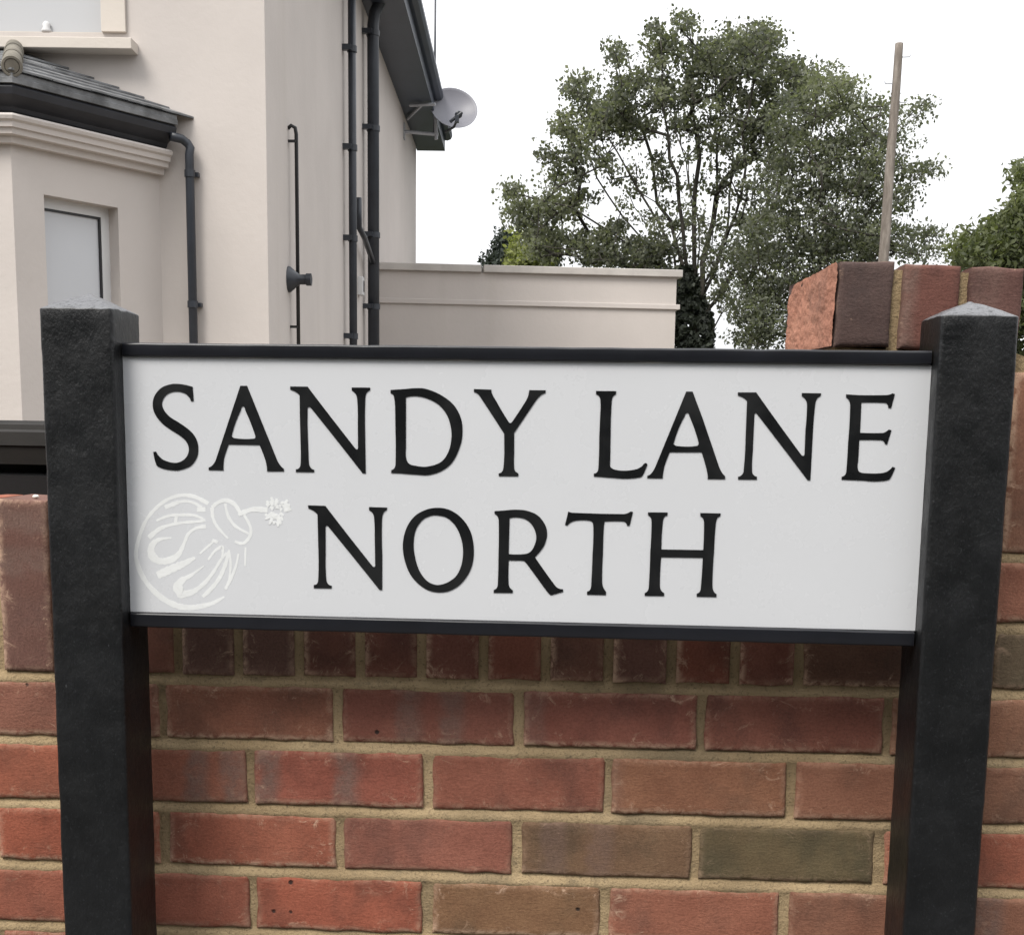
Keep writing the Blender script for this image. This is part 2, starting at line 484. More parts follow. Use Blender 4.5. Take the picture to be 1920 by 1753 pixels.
def smooth_outline(pts, sub=8):
    """points (x, y) are corners, (x, y, 1) are smooth"""
    n = len(pts); out = []
    for i in range(n):
        p0, p1, p2, p3 = (np.array(pts[(i + k) % n][:2], float) for k in (-1, 0, 1, 2))
        s1 = len(pts[i]) > 2; s2 = len(pts[(i + 1) % n]) > 2
        out.append(tuple(p1))
        if not s1 and not s2: continue
        ch = p2 - p1; L = np.linalg.norm(ch)
        def tan(a, b):
            d = b - a; return d / (np.linalg.norm(d) + 1e-9) * L
        t1 = tan(p0, p2) if s1 else None
        t2 = tan(p1, p3) if s2 else None
        if t1 is None: t1 = 2 * ch - t2 if np.dot(2 * ch - t2, ch) > 0 else ch
        if t2 is None: t2 = 2 * ch - t1 if np.dot(2 * ch - t1, ch) > 0 else ch
        t1 = t1 / (np.linalg.norm(t1) + 1e-9) * L; t2 = t2 / (np.linalg.norm(t2) + 1e-9) * L
        for k in range(1, sub):
            t = k / sub
            h = (2 * t**3 - 3 * t**2 + 1) * p1 + (t**3 - 2 * t**2 + t) * t1 + (-2 * t**3 + 3 * t**2) * p2 + (t**3 - t**2) * t2
            out.append(tuple(h))
    return out

def flat_shape(name, loops, mat, parent, y_front, thick):
    """loops in plate metres (x, z); filled with holes, given thickness"""
    cu = bpy.data.curves.new(name, 'CURVE'); cu.dimensions = '2D'; cu.fill_mode = 'BOTH'
    cu.extrude = thick / 2
    for lp in loops:
        s = cu.splines.new('POLY'); s.points.add(len(lp) - 1)
        for k, (x, z) in enumerate(lp): s.points[k].co = (x, z, 0, 1)
        s.use_cyclic_u = True
    tmp = bpy.data.objects.new('tmp', cu); COL.objects.link(tmp)
    dg = bpy.context.evaluated_depsgraph_get(); dg.update()
    me = bpy.data.meshes.new_from_object(tmp.evaluated_get(dg))
    bpy.data.objects.remove(tmp); bpy.data.curves.remove(cu)
    me.name = name
    me.transform(Matrix(((1, 0, 0, 0), (0, 0, -1, y_front + thick / 2), (0, 1, 0, 0), (0, 0, 0, 1))))
    me.materials.clear(); me.materials.append(mat)
    o = bpy.data.objects.new(name, me); COL.objects.link(o); o.parent = parent
    return o

s = 1
LET = [  # character, crop x, crop y, crop scale, outline, holes
 ('S', 270, 700, 6.4, [(585,163),(597,333),(565,335),(545,290,s),(490,240,s),(380,218,s),(275,255,s),(220,345,s),(235,430,s),(310,520,s),(430,597,s),(550,685,s),(625,780,s),(652,890,s),(635,1010,s),(560,1110,s),(430,1160,s),(360,1163,s),(240,1145,s),(155,1108),(130,1030,s),(113,942),(147,938),(175,985,s),(240,1040,s),(360,1073,s),(450,1055,s),(520,990,s),(540,905,s),(510,820,s),(430,745,s),(320,675,s),(210,590,s),(130,480,s),(107,370,s),(130,270,s),(210,175,s),(330,130,s),(420,128,s),(500,140,s)], []),
 ('A', 270, 700, 6.4, [(1158,150),(1238,150),(1590,1020),(1630,1095,s),(1680,1145),(1680,1175),(1478,1175),(1475,1120,s),(1455,1030,s),(1388,860),(1018,853),(965,1010,s),(955,1090,s),(955,1163),(778,1160),(778,1130),(830,1095,s),(870,1020)], [[(1188,395,s),(1215,440),(1338,750,s),(1325,783,s),(1090,778,s),(1055,745,s),(1165,440)]]),
 ('N', 530, 700, 6.4, [(92,158),(300,160),(868,895,s),(893,912,s),(905,895),(903,600),(897,330,s),(880,255,s),(830,205),(830,170),(1050,172),(1050,203),(1005,240,s),(992,320,s),(988,600),(992,900),(998,1200),(960,1198),(340,415,s),(318,402,s),(300,415),(298,600),(310,950,s),(318,1090,s),(345,1140,s),(378,1155),(378,1185),(160,1183),(160,1150),(200,1135,s),(216,1090,s),(218,900),(208,500),(205,265),(160,225,s),(92,195)], []),
 ('D', 530, 700, 6.4, [(1295,200),(1480,188),(1640,178,s),(1728,189,s),(1888,254,s),(2048,374,s),(2138,534,s),(2158,704,s),(2133,864,s),(2038,1064,s),(1908,1169,s),(1748,1219,s),(1620,1215,s),(1430,1200),(1303,1195),(1305,1160),(1340,1140,s),(1355,1090,s),(1355,700),(1350,400),(1340,300,s),(1325,255,s),(1297,240)], [[(1480,290),(1590,273,s),(1728,300,s),(1868,374,s),(1968,494,s),(2018,644,s),(2025,784,s),(1988,944,s),(1898,1064,s),(1728,1119,s),(1590,1108,s),(1520,1085,s),(1485,1030,s),(1480,900)]]),
 ('Y', 800, 710, 6.4, [(568,125),(776,132),(785,180,s),(830,260),(975,505,s),(1005,532,s),(1035,505,s),(1195,260),(1220,200,s),(1230,138),(1428,140),(1425,172),(1370,200,s),(1310,265),(1050,650),(1050,900),(1050,1070,s),(1065,1110,s),(1100,1135),(1100,1170),(865,1168),(865,1135),(905,1115,s),(922,1060,s),(932,870),(930,660),(640,215,s),(610,180,s),(568,160)], []),
 ('L', 1090, 710, 6.4, [(175,148),(418,150),(415,188),(380,215,s),(365,270,s),(352,600),(345,1020),(355,1065,s),(420,1095,s),(545,1103,s),(660,1085,s),(720,1055,s),(765,1012,s),(790,1025,s),(780,1060),(735,1160,s),(710,1180,s),(560,1198,s),(400,1190),(150,1172),(150,1138),(190,1120,s),(205,1060,s),(215,700),(228,400),(228,260,s),(212,210,s),(177,188)], []),
 ('A', 1090, 710, 6.4, [(1258,155),(1335,155),(1460,490),(1640,1020),(1680,1115,s),(1725,1170),(1725,1205),(1515,1203),(1515,1160,s),(1495,1060,s),(1442,882),(1060,882),(1000,1040,s),(985,1110,s),(975,1195),(790,1193),(790,1165),(840,1135,s),(895,1040)], [[(1270,410,s),(1295,445),(1405,760,s),(1390,805,s),(1150,808,s),(1108,775,s),(1240,450)]]),
 ('N', 1370, 710, 5.818, [(78,150),(278,150),(765,825,s),(790,842,s),(805,825),(815,560),(832,300,s),(820,235,s),(775,192),(775,157),(985,160),(980,190),(940,220,s),(920,290,s),(893,640),(868,1108),(838,1106),(290,390,s),(272,375,s),(258,392),(240,800),(232,1000,s),(245,1045,s),(285,1068),(285,1100),(80,1098),(80,1070),(120,1050,s),(140,1010,s),(162,640),(178,245),(140,210,s),(78,183)], []),
 ('E', 1370, 710, 5.818, [(1258,172),(1400,180),(1690,180,s),(1740,172,s),(1760,160),(1790,168),(1748,322),(1718,318),(1705,275,s),(1680,263,s),(1425,260),(1410,590),(1660,592,s),(1690,580,s),(1725,555),(1752,562),(1705,718),(1680,710),(1665,680,s),(1640,670,s),(1402,668),(1390,900),(1385,980,s),(1410,1020,s),(1500,1032,s),(1620,1032,s),(1700,1015,s),(1765,960),(1792,972),(1740,1085,s),(1715,1105,s),(1580,1118,s),(1450,1110),(1208,1100),(1210,1070),(1250,1045,s),(1262,990,s),(1280,700),(1303,300,s),(1290,240,s),(1258,205)], []),
 ('N', 560, 930, 5.486, [(98,95),(275,100),(760,720,s),(778,728,s),(788,715),(783,400),(778,240,s),(765,180,s),(725,145),(725,112),(910,118),(908,143),(875,170,s),(858,240,s),(860,600),(860,965),(832,963),(310,318,s),(290,303,s),(277,318),(278,600),(285,860,s),(305,905,s),(340,920),(340,948),(157,945),(157,912),(190,900,s),(203,850,s),(205,600),(195,190),(160,155,s),(100,125)], []),
 ('O', 560, 930, 5.486, [(1435,120,s),(1560,145,s),(1680,230,s),(1770,370,s),(1802,560,s),(1775,740,s),(1680,890,s),(1560,970,s),(1430,988,s),(1300,950,s),(1170,835,s),(1100,690,s),(1072,510,s),(1105,340,s),(1190,210,s),(1310,140,s)], [[(1420,197,s),(1530,225,s),(1625,325,s),(1680,470,s),(1690,610,s),(1660,750,s),(1590,850,s),(1450,912,s),(1340,885,s),(1255,790,s),(1205,660,s),(1183,500,s),(1205,350,s),(1270,250,s),(1350,205,s)]]),
 ('R', 900, 930, 6.4, [(175,180),(300,172),(440,163,s),(560,175,s),(690,230,s),(780,340,s),(805,450,s),(780,570,s),(720,665,s),(658,730),(900,1070,s),(940,1105,s),(995,1115),(998,1145),(850,1188),(810,1150,s),(560,810,s),(530,780,s),(490,772),(345,770),(343,1040,s),(355,1090,s),(395,1130),(392,1160),(165,1158),(165,1125),(205,1095,s),(215,1030,s),(222,700),(225,300,s),(212,245,s),(175,212)], [[(355,265),(450,255,s),(560,285,s),(640,370,s),(675,490,s),(650,600,s),(600,670,s),(530,695,s),(345,695)]]),
 ('T', 900, 930, 6.4, [(1060,183),(1085,195,s),(1120,200),(1400,210),(1700,215,s),(1750,212,s),(1805,185),(1835,190),(1795,355),(1765,355),(1745,315,s),(1710,302,s),(1495,305),(1485,380,s),(1475,700),(1465,1020,s),(1478,1090,s),(1512,1145),(1508,1185),(1285,1180),(1285,1145),(1325,1115,s),(1335,1040,s),(1350,700),(1360,380,s),(1345,310,s),(1300,292,s),(1180,290,s),(1100,308,s),(1050,352),(1020,345)], []),
 ('H', 1070, 940, 6.4, [(928,130),(1163,132),(1160,170),(1125,185,s),(1105,250,s),(1088,575),(1590,583),(1600,280,s),(1590,210,s),(1555,175),(1555,138),(1800,143),(1795,178),(1760,200,s),(1742,260,s),(1720,600),(1700,1010,s),(1715,1075,s),(1750,1110),(1748,1145),(1512,1140),(1512,1105),(1550,1080,s),(1562,1020,s),(1585,675),(1085,668),(1070,1010,s),(1085,1065,s),(1122,1098),(1120,1133),(888,1130),(888,1098),(925,1070,s),(938,1010,s),(955,600),(970,260,s),(960,195,s),(928,165)], []),
]

def ribbon(pts, ws, sub=6):
    """closed outline of a brush stroke through pts with widths ws"""
    P = [np.array(p, float) for p in pts]
    if not hasattr(ws, '__len__'): ws = [ws * 0.75] + [ws] * (len(P) - 2) + [ws * 0.6]
    if len(P) == 2: Q = [P[0] * (1 - t) + P[1] * t for t in np.linspace(0, 1, 4)]; Wd = list(np.interp(np.linspace(0, 1, 4), [0, 1], ws))
    else:
        Q = []; Wd = []
        for i in range(len(P) - 1):
            p0 = P[max(i - 1, 0)]; p1 = P[i]; p2 = P[i + 1]; p3 = P[min(i + 2, len(P) - 1)]
            for k in range(sub):
                t = k / sub
                Q.append(0.5 * (2 * p1 + (p2 - p0) * t + (2 * p0 - 5 * p1 + 4 * p2 - p3) * t**2 + (3 * p1 - p0 - 3 * p2 + p3) * t**3))
                Wd.append(ws[i] * (1 - t) + ws[i + 1] * t)
        Q.append(P[-1]); Wd.append(ws[-1])
    L = []; Rr = []
    for i, q in enumerate(Q):
        d = Q[min(i + 1, len(Q) - 1)] - Q[max(i - 1, 0)]; d = d / (np.linalg.norm(d) + 1e-9)
        nn = np.array([-d[1], d[0]]); wv = Wd[i] * 0.57 * (1 + 0.16 * rng.uniform(-1, 1))
        L.append(q + nn * wv); Rr.append(q - nn * wv)
    return L, Rr

def make_sign():
    root = empty('street_sign', ((-0.539 + 0.371) / 2, PLATE_Y, 0))
    root['label'] = 'white street name sign with black letters between two black posts'
    root['category'] = 'street sign'
    inv = Matrix.Translation(-Vector(root.location))
    parts = []
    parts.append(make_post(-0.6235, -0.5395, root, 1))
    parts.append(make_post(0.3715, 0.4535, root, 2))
    def rail(name, z0, z1):
        b = MB(); X = np.linspace(-0.5375, 0.3695, 40); prof = []
        y0, y1, r = 1.3945, 1.428, 0.0026
        for (py, pz, a0) in ((y1 - r, z1 - r, 0), (y0 + r, z1 - r, 90), (y0 + r, z0 + r, 180), (y1 - r, z0 + r, 270)):
            for k in range(5):
                a = math.radians(a0 + 90 * k / 4); prof.append((py + r * math.cos(a), pz + r * math.sin(a)))
        n = len(prof); vs = []; fs = []
        for x in X:
            for (y, z) in prof:
                d = mnoise.noise(Vector((x * 25, y * 40, z * 40))) * 0.0006
                vs.append((x, y - d, z + d))
        for i in range(len(X) - 1):
            for k in range(n): fs.append((i * n + k, i * n + (k + 1) % n, (i + 1) * n + (k + 1) % n, (i + 1) * n + k))
        fs.append(tuple(range(n))); fs.append(tuple((len(X) - 1) * n + k for k in range(n)))
        b.add(vs, fs)
        return b.build(name, RAILM, root, angle=50)
    parts.append(rail('top_rail', 1.1634, 1.1788))
    parts.append(rail('bottom_rail', 0.8496, 0.8668))
    b = MB(); b.box(-0.5393, 0.3713, PLATE_Y, PLATE_Y + 0.012, 0.8672, 1.1630)
    plate = b.build('name_plate', PLATE, root); parts.append(plate)
    for ch, ox, oy, sc, outl, holes in LET:
        loops = []
        for lp in [outl] + holes:
            q = smooth_outline(lp)
            pts = []
            for x, y in q:
                p = at(ox + x / sc, oy + y / sc, PLATE_Y); pts.append((p[0], p[2]))
            loops.append(pts)
        o = flat_shape('letter', loops, VINYL, plate, PLATE_Y - 0.0009, 0.0009)
        o['label'] = 'black serif letter ' + ch
    # the pale painted emblem
    ST = [([(850,250),(700,175),(540,165),(380,230),(230,370),(140,540),(85,760),(110,920),(200,1090),(350,1240),(520,1330),(650,1350),(780,1335),(900,1300),(1020,1235)], [36,34,30,30,30,34,38,40,44,48,50,50,44,36,16]),
          ([(390,290),(470,260),(580,225),(690,240),(780,290)], [34,44,26,24,30]), ([(730,312),(820,312)], [44,44]),
          ([(300,430),(430,380),(560,370),(700,375),(800,415)], 26), ([(512,385),(500,462)], [34,26]),
          ([(220,610),(330,520),(450,475),(600,450),(740,440),(820,425)], [44,38,30,26,24,28]),
          ([(825,490),(720,510),(640,570),(590,680),(540,780),(460,840),(350,860),(262,810),(245,720),(290,650),(370,620),(460,615)], [40,26,30,28,44,60,64,74,60,44,28,14]),
          ([(310,1010),(450,945),(580,890),(710,820)], [60,76,66,24]),
          ([(760,780),(850,700),(920,640)], 22), ([(890,635),(950,660)], [30,26]),
          ([(850,845),(920,750),(990,712),(1005,760),(990,830)], [18,22,34,26,12]),
          ([(805,908),(680,1000),(575,1060),(530,1130),(570,1200),(680,1185),(800,1100),(900,980),(980,850),(1045,770)], [10,26,56,92,84,54,40,30,26,22]),
          ([(790,1235),(880,1150),(960,1050),(1030,900),(1070,740)], [30,42,36,40,20]),
          ([(1070,740),(1088,900),(1070,1050)], 22), ([(1170,780),(1140,920),(1080,1060),(1030,1155)], [14,24,32,24]),
          ([(1245,712),(1240,910)], [20,16]),
          ([(890,290),(900,400),(950,500),(1060,620)], [36,28,26,14]), ([(890,290),(960,235),(1040,215),(1130,260),(1190,350)], [34,32,36,34,30]),
          ([(1030,250),(1060,380),(1140,490),(1280,570)], 27), ([(1230,370),(1290,480),(1300,570),(1250,650),(1200,672),(1130,650)], [24,26,30,28,26,22]),
          ([(1170,370),(1230,340),(1330,310),(1480,318)], [30,46,44,52])]
    for k in range(58):
        a = math.radians(rng.uniform(-170, 175)); r0 = rng.uniform(25, 120); r1 = r0 + rng.uniform(28, 60)
        if 165 < math.degrees(a) % 360 < 205 : continue
        r1 = min(r1, 165)
        c0 = (1575, 330)
        ST.append(([(c0[0] + r0 * math.cos(a), c0[1] + r0 * math.sin(a)), (c0[0] + r1 * math.cos(a), c0[1] + r1 * math.sin(a))], [rng.uniform(26, 40), rng.uniform(12, 20)]))
    b = MB()
    lift = 0.0007
    for si, (pts, ws) in enumerate(ST):
        L, Rr = ribbon(pts, ws); n = len(L); vs = []
        yy = PLATE_Y - 0.00012 - 0.000004 * si
        for side, yb in ((L, yy), (Rr, yy)):
            for q in side:
                p = at(240 + q[0] / 5.647, 900 + q[1] / 5.647, PLATE_Y); vs.append((p[0], yb, p[2]))
        for q in L + Rr:
            p = at(240 + q[0] / 5.647, 900 + q[1] / 5.647, PLATE_Y); vs.append((p[0], PLATE_Y + 0.001, p[2]))
        fs = [(i, i + 1, n + i + 1, n + i) for i in range(n - 1)]
        fs += [(i, 2 * n + i, 2 * n + i + 1, i + 1) for i in range(n - 1)] + [(n + i, n + i + 1, 3 * n + i + 1, 3 * n + i) for i in range(n - 1)]
        fs += [(0, n, 3 * n, 2 * n), (n - 1, 3 * n - 1, 4 * n - 1, 2 * n - 1)]
        b.add(vs, fs)
    e = b.build('emblem', EMB, plate)
    e['label'] = 'pale painted round emblem with ribbed body, collar and frilled tip'
    for o in parts: o.matrix_parent_inverse = inv
make_sign()

# ------------------------------------------------------------------ the brick wall
WY = 1.515            # front plane
SL = 0.0085           # the courses rise slightly to the right
BP, BJ = 0.0851, 0.0126
PX = 0.2306
def zc(k, x):         # bed joint centre number k (0 = the joint under the soldier course)
    return 0.7617 + k * BP + SL * (x + 0.55)

RED = (0.305, 0.082, 0.050)
PAL = [(0.33, 0.088, 0.054), (0.30, 0.083, 0.054), (0.275, 0.082, 0.056), (0.34, 0.10, 0.064), (0.25, 0.085, 0.060), (0.315, 0.076, 0.046)]
DULL = [(0.165, 0.075, 0.058), (0.19, 0.074, 0.055), (0.145, 0.078, 0.062), (0.20, 0.07, 0.05)]

def brick(b, cx, cz, l, h, col, kiss=(9, 9, 0), y=WY, depth=0.102, hi=True, seed=None, rot=0.0, vertical=False):
    """a brick whose face (l wide, h high) looks towards -Y"""
    seed = rng.uniform(0, 60) if seed is None else seed
    nu, nv = (max(4, int(l / 0.0075)), max(4, int(h / 0.0075))) if hi else (4, 3)
    U = np.linspace(0, 1, nu + 1); V = np.linspace(0, 1, nv + 1)
    if hi:
        e = np.array([0, 0.0022, 0.0055]); 
        U = np.concatenate([e / l, np.linspace(0.011 / l, 1 - 0.011 / l, nu - 3), 1 - e[::-1] / l]); V = np.concatenate([e / h, np.linspace(0.011 / h, 1 - 0.011 / h, max(2, nv - 3)), 1 - e[::-1] / h])
    dy = rng.uniform(-0.0015, 0.0015); tz = rng.uniform(-0.004, 0.004)
    vs = []; buv = []; ed = []
    for v in V:
        for u in U:
            x = (u - 0.5) * l; z = (v - 0.5) * h
            e = min(u * l, (1 - u) * l, v * h, (1 - v) * h)
            q = Vector((x * 1 + seed, z, seed * 1.7))
            k = max(0.0, 1 - e / 0.010)
            ex = mnoise.noise(q * 38) * 0.0024 * k + mnoise.noise(q * 120) * 0.0007 * k
            x2 = x * (1 + tz * 0) + ex * (1 if abs(u - 0.5) > abs(v - 0.5) * h / l else 0)
            z2 = z + mnoise.noise(q * 33 + Vector((9, 0, 0))) * 0.0026 * k + tz * x
            yy = y + dy + 0.0034 * (max(0, 1 - e / 0.0048) ** 2) + mnoise.noise(q * 24) * 0.0013 + mnoise.noise(q * 85) * 0.0006
            vs.append((cx + x2, yy, cz + z2 + SL * x * (0 if vertical else 1)))
            buv.append((z + 0.5 * h if vertical else x + 0.5 * l, x + 0.5 * l if vertical else z + 0.5 * h, seed)); ed.append(e)
    nU, nV = len(U), len(V)
    fs = [(j * nU + i, j * nU + i + 1, (j + 1) * nU + i + 1, (j + 1) * nU + i) for j in range(nV - 1) for i in range(nU - 1)]
    ring = [i for i in range(nU)] + [j * nU + nU - 1 for j in range(1, nV)] + [(nV - 1) * nU + i for i in range(nU - 2, -1, -1)] + [j * nU for j in range(nV - 2, 0, -1)]
    n0 = len(vs); m = len(ring)
    for lev, dd in enumerate((0.02, depth)):
        for r in ring:
            x, _, z = vs[r]; vs.append((x, y + dd, z)); bb = buv[r]; buv.append((bb[0], bb[1] + dd, bb[2])); ed.append(0.02)
    for k in range(m):
        k2 = (k + 1) % m
        fs.append((ring[k], n0 + k, n0 + k2, ring[k2])); fs.append((n0 + k, n0 + m + k, n0 + m + k2, n0 + k2))
    fs.append(tuple(n0 + m + k for k in range(m)))
    if rot:
        c, s_ = math.cos(rot), math.sin(rot)
    n = len(vs)
    b.add(vs, fs, bcol=[col] * n, buv=buv, edge=ed, kiss=[kiss] * n, pit=[1.0 if (kiss[2] == 0.51 or (hi and rng.random() < 0.12)) else 0.0] * n)

def mortar_sheet(b, x0, x1, zs, fine, y=WY):
    """weather-struck joints: a wavy sheet just behind the brick faces, proud at the foot of each bed joint"""
    X = np.linspace(x0, x1, int((x1 - x0) / (0.006 if fine else 0.05)) + 2)
    vs = []
    for z, prof in zs:
        for x in X:
            zz = z + SL * (x + 0.55)
            q = Vector((x * 30, z * 30, 3.3))
            d = mnoise.noise(q) * 0.0016 + mnoise.noise(q * 3.7) * 0.0009
            vs.append((x, y + prof + d, zz))
    n = len(X)
    fs = [(j * n + i, j * n + i + 1, (j + 1) * n + i + 1, (j + 1) * n + i) for j in range(len(zs) - 1) for i in range(n - 1)]
    b.add(vs, fs)

def make_wall():
    root = empty('brick_wall', (-0.3, WY, 0))
    root['label'] = 'low red brick wall with upright coping bricks and a taller capped pier'
    root['category'] = 'wall'
    inv = Matrix.Translation(-Vector(root.location))
    body, cop, pier, cap, mort = MB(), MB(), MB(), MB(), MB()
    # special bricks read from the photo: (course below the soldiers, x of centre): colour, kiss marks
    SP = {}
    def special(k, x, col, kiss=(9, 9, 0)): SP[(k, round(x / 0.06))] = (col, kiss)
    spec_list = [
        (1, -0.43, (0.27, 0.092, 0.060), (9, 9, 0)), (1, -0.197, (0.24, 0.075, 0.055), (0.085, 0.14, 0.75)), (1, 0.032, (0.25, 0.075, 0.055), (0.012, 9, .5)), (1, 0.262, (0.225, 0.07, 0.05), (9, 9, 0)),
        (2, -0.545, (0.28, 0.085, 0.055), (0.155, 0.205, 0.85)), (2, -0.312, (0.30, 0.08, 0.056), (0.018, 0.12, 0.9)), (2, -0.082, (0.29, 0.088, 0.06), (9, 9, 0)), (2, 0.15, (0.25, 0.092, 0.055), (0.0, 9, 0.3)), (2, 0.382, (0.25, 0.09, 0.058), (9, 9, 0)),
        (3, -0.43, (0.32, 0.088, 0.056), (9, 9, 0)), (3, -0.197, (0.29, 0.09, 0.064), (9, 9, 0)), (3, 0.032, (0.190, 0.090, 0.054), (0.04, 0.10, 0.51)), (3, 0.262, (0.150, 0.089, 0.049), (9, 9, 0)),
        (4, -0.545, (0.31, 0.085, 0.056), (9, 9, 0)), (4, -0.312, (0.335, 0.083, 0.052), (9, 9, 0)), (4, -0.082, (0.225, 0.098, 0.054), (9, 9, 0.51)), (4, 0.15, (0.30, 0.095, 0.062), (9, 9, 0)), (4, 0.382, (0.26, 0.095, 0.062), (9, 9, 0)),
        (1, 0.5, (0.28, 0.112, 0.072), (9, 9, 0)), (2, 0.61, (0.235, 0.092, 0.060), (9, 9, 0)), (3, 0.5, (0.32, 0.088, 0.056), (9, 9, 0)), (4, 0.61, (0.26, 0.095, 0.062), (0.0, 0.02, 0.9))]
    for k in range(1, 10):
        off = -0.547 if k % 2 == 1 else -0.4315
        i0 = int((-3.4 - off) / PX) - 1; i1 = int((2.2 - off) / PX) + 2
        for i in range(i0, i1):
            xj = off + i * PX
            c = xj + PX / 2
            z = (zc(-k, c) + zc(-k + 1, c)) / 2
            if z < 0.03: continue
            col = PAL[rng.randrange(len(PAL))]; kiss = (9, 9, 0)
            if rng.random() < 0.25: kiss = (rng.uniform(0.02, 0.2), rng.uniform(0.02, 0.2), rng.uniform(0.4, 0.9))
            if rng.random() < 0.10: col = DULL[rng.randrange(4)]
            for (kk, xx, cc, ks) in spec_list:
                if kk == k and abs(xx - c) < 0.09: col, kiss = cc, ks
            hi = z > 0.36 and -1.0 < c < 0.8
            bb = body
            brick(bb, c + rng.uniform(-0.0015, 0.0015), z, PX - BJ + rng.uniform(-0.002, 0.002), BP - BJ + rng.uniform(-0.0015, 0.0015), col, kiss, hi=hi)
    # soldier course of the low wall
    SP_ = 0.07875; x0 = -0.5242
    SC = {0: (0.17, 0.075, 0.06), 1: (0.165, 0.072, 0.058), 2: (0.20, 0.07, 0.052), 3: (0.21, 0.068, 0.05), 4: (0.215, 0.07, 0.052), 5: (0.24, 0.07, 0.048), 6: (0.21, 0.08, 0.058), 7: (0.18, 0.07, 0.055), 8: (0.24, 0.068, 0.046), 9: (0.225, 0.07, 0.05)}
    ztop = 0.9885
    for i in range(-38, 10):
        xa = x0 + i * SP_; c = xa + SP_ / 2
        zb = zc(0, c) + 0.0065; zt = ztop + SL * (c + 0.55) * 0.3
        col = SC.get(i, None) or (DULL + PAL)[rng.randrange(9)]
        if i in (-2, -3): col = (0.175, 0.072, 0.058)
        kiss = (rng.uniform(0.15, 0.2), rng.uniform(0.13, 0.21), 0.8) if i in (-2, -3) else (9, 9, 0)
        brick(cop, c, (zb + zt) / 2, SP_ - 0.0125, zt - zb, col, kiss, hi=c > -1.0, vertical=True)
    # the pier and the higher length of wall beyond it
    px0 = 0.2634 + 0.006
    for k, mid in ((1, 0.3797), (2, 0.3797)):
        z = (zc(k - 1, mid) + zc(k, mid)) / 2
        cl = [(0.160, 0.066, 0.045), (0.26, 0.09, 0.06)][k - 1]
        brick(pier, px0 + 0.109, z, 0.2175, BP - BJ, cl, y=WY - 0.001, depth=0.215)
    for k in (3, 4):
        z = (zc(k - 1, 0.38) + zc(k, 0.38)) / 2
        brick(pier, px0 + 0.109, z, 0.2175, BP - BJ, PAL[k], y=WY - 0.001, depth=0.215)
    brick(pier, px0 + 0.109, zc(4, 0.38) + 0.0065 + 0.0285, 0.2175, 0.056, PAL[2], y=WY - 0.001, depth=0.215)
    for i in range(8):
        c = 0.4935 + 0.1153 * (1 if i % 1 else 1) + i * PX - 0.0
        for k, cl in ((1, (0.142, 0.085, 0.055)), (2, (0.27, 0.092, 0.062))):
            cc = 0.4935 + PX * i + (PX / 2 if k == 1 else PX * 0.25)
            z = (zc(k - 1, cc) + zc(k, cc)) / 2
            if k == 2 and i == 0:
                brick(pier, 0.4935 + 0.052, z, 0.103, BP - BJ, cl); continue
            if k == 2: cc = 0.4935 + 0.1153 + PX * (i - 0.5)
            brick(pier, cc, z, PX - BJ, BP - BJ, cl if i == 0 else PAL[rng.randrange(6)], hi=i < 2)
    for i in range(22):
        c = 0.4935 + 0.0385 + i * SP_
        zb = zc(2, c) + 0.0065; zt = 1.160 + SL * (c - 0.46)
        col = (0.245, 0.095, 0.062) if i == 0 else (0.22, 0.10, 0.065) if i == 1 else (DULL + PAL)[rng.randrange(9)]
        brick(pier, c, (zb + zt) / 2, SP_ - 0.0125, zt - zb, col, hi=i < 4, vertical=True)
    # mortar
    zs = []
    for k in range(-9, 0):
        z = 0.7617 + k * BP
        zs += [(z - 0.0085, 0.0015), (z - 0.0055, 0.0006), (z - 0.001, 0.0022), (z + 0.0045, 0.0060), (z + 0.0078, 0.0075), (z + 0.02, 0.0055), (z + 0.045, 0.005), (z + BP - 0.016, 0.005)]
    zs += [(0.7617 - 0.0085, 0.0015), (0.7617 - 0.0055, 0.0006), (0.7617 - 0.001, 0.0022), (0.7617 + 0.0045, 0.006), (0.7617 + 0.0078, 0.007)]
    low = zs + [(z, 0.0055) for z in np.arange(0.79, 0.985, 0.012)] + [(0.9855, 0.0075), (0.9868, 0.012), (0.987, 0.10)]
    mortar_sheet(mort, -1.05, 0.269, low, True)
    mortar_sheet(mort, -3.5, -1.05, low, False)
    highz = list(zs)
    for k in (1, 2):
        z = 0.7617 + k * BP
        highz += [(z - 0.03, 0.005), (z - 0.0085, 0.0015), (z - 0.0055, 0.0006), (z - 0.001, 0.0022), (z + 0.0045, 0.006), (z + 0.0078, 0.0075)]
    highz += [(z, 0.0055) for z in np.arange(0.95, 1.148, 0.012)] + [(1.1495, 0.0075), (1.151, 0.012), (1.152, 0.10)]
    mortar_sheet(mort, 0.2688, 0.80, highz, True)
    mortar_sheet(mort, 0.80, 2.3, highz, False)
    mort.box(-3.5, 2.3, WY + 0.03, WY + 0.098, 0.0, 0.965)
    mort.box(0.272, 2.3, WY + 0.031, WY + 0.099, 0.9655, 1.145)
    mort.box(0.272, 0.485, WY + 0.010, WY + 0.212, 0.66, 1.186)
    # haunching on the shoulder beside the pier
    mort.add([(0.4885, WY + 0.004, 1.160), (0.56, WY + 0.004, 1.163), (0.4885, WY + 0.004, 1.188), (0.4885, WY + 0.1, 1.160), (0.56, WY + 0.1, 1.163), (0.4885, WY + 0.1, 1.188)],
             [(0, 1, 2), (3, 5, 4), (1, 4, 5, 2), (0, 3, 4, 1), (0, 2, 5, 3)])
    # pier cap: three bricks on edge under a worn back edge
    capm = MB()
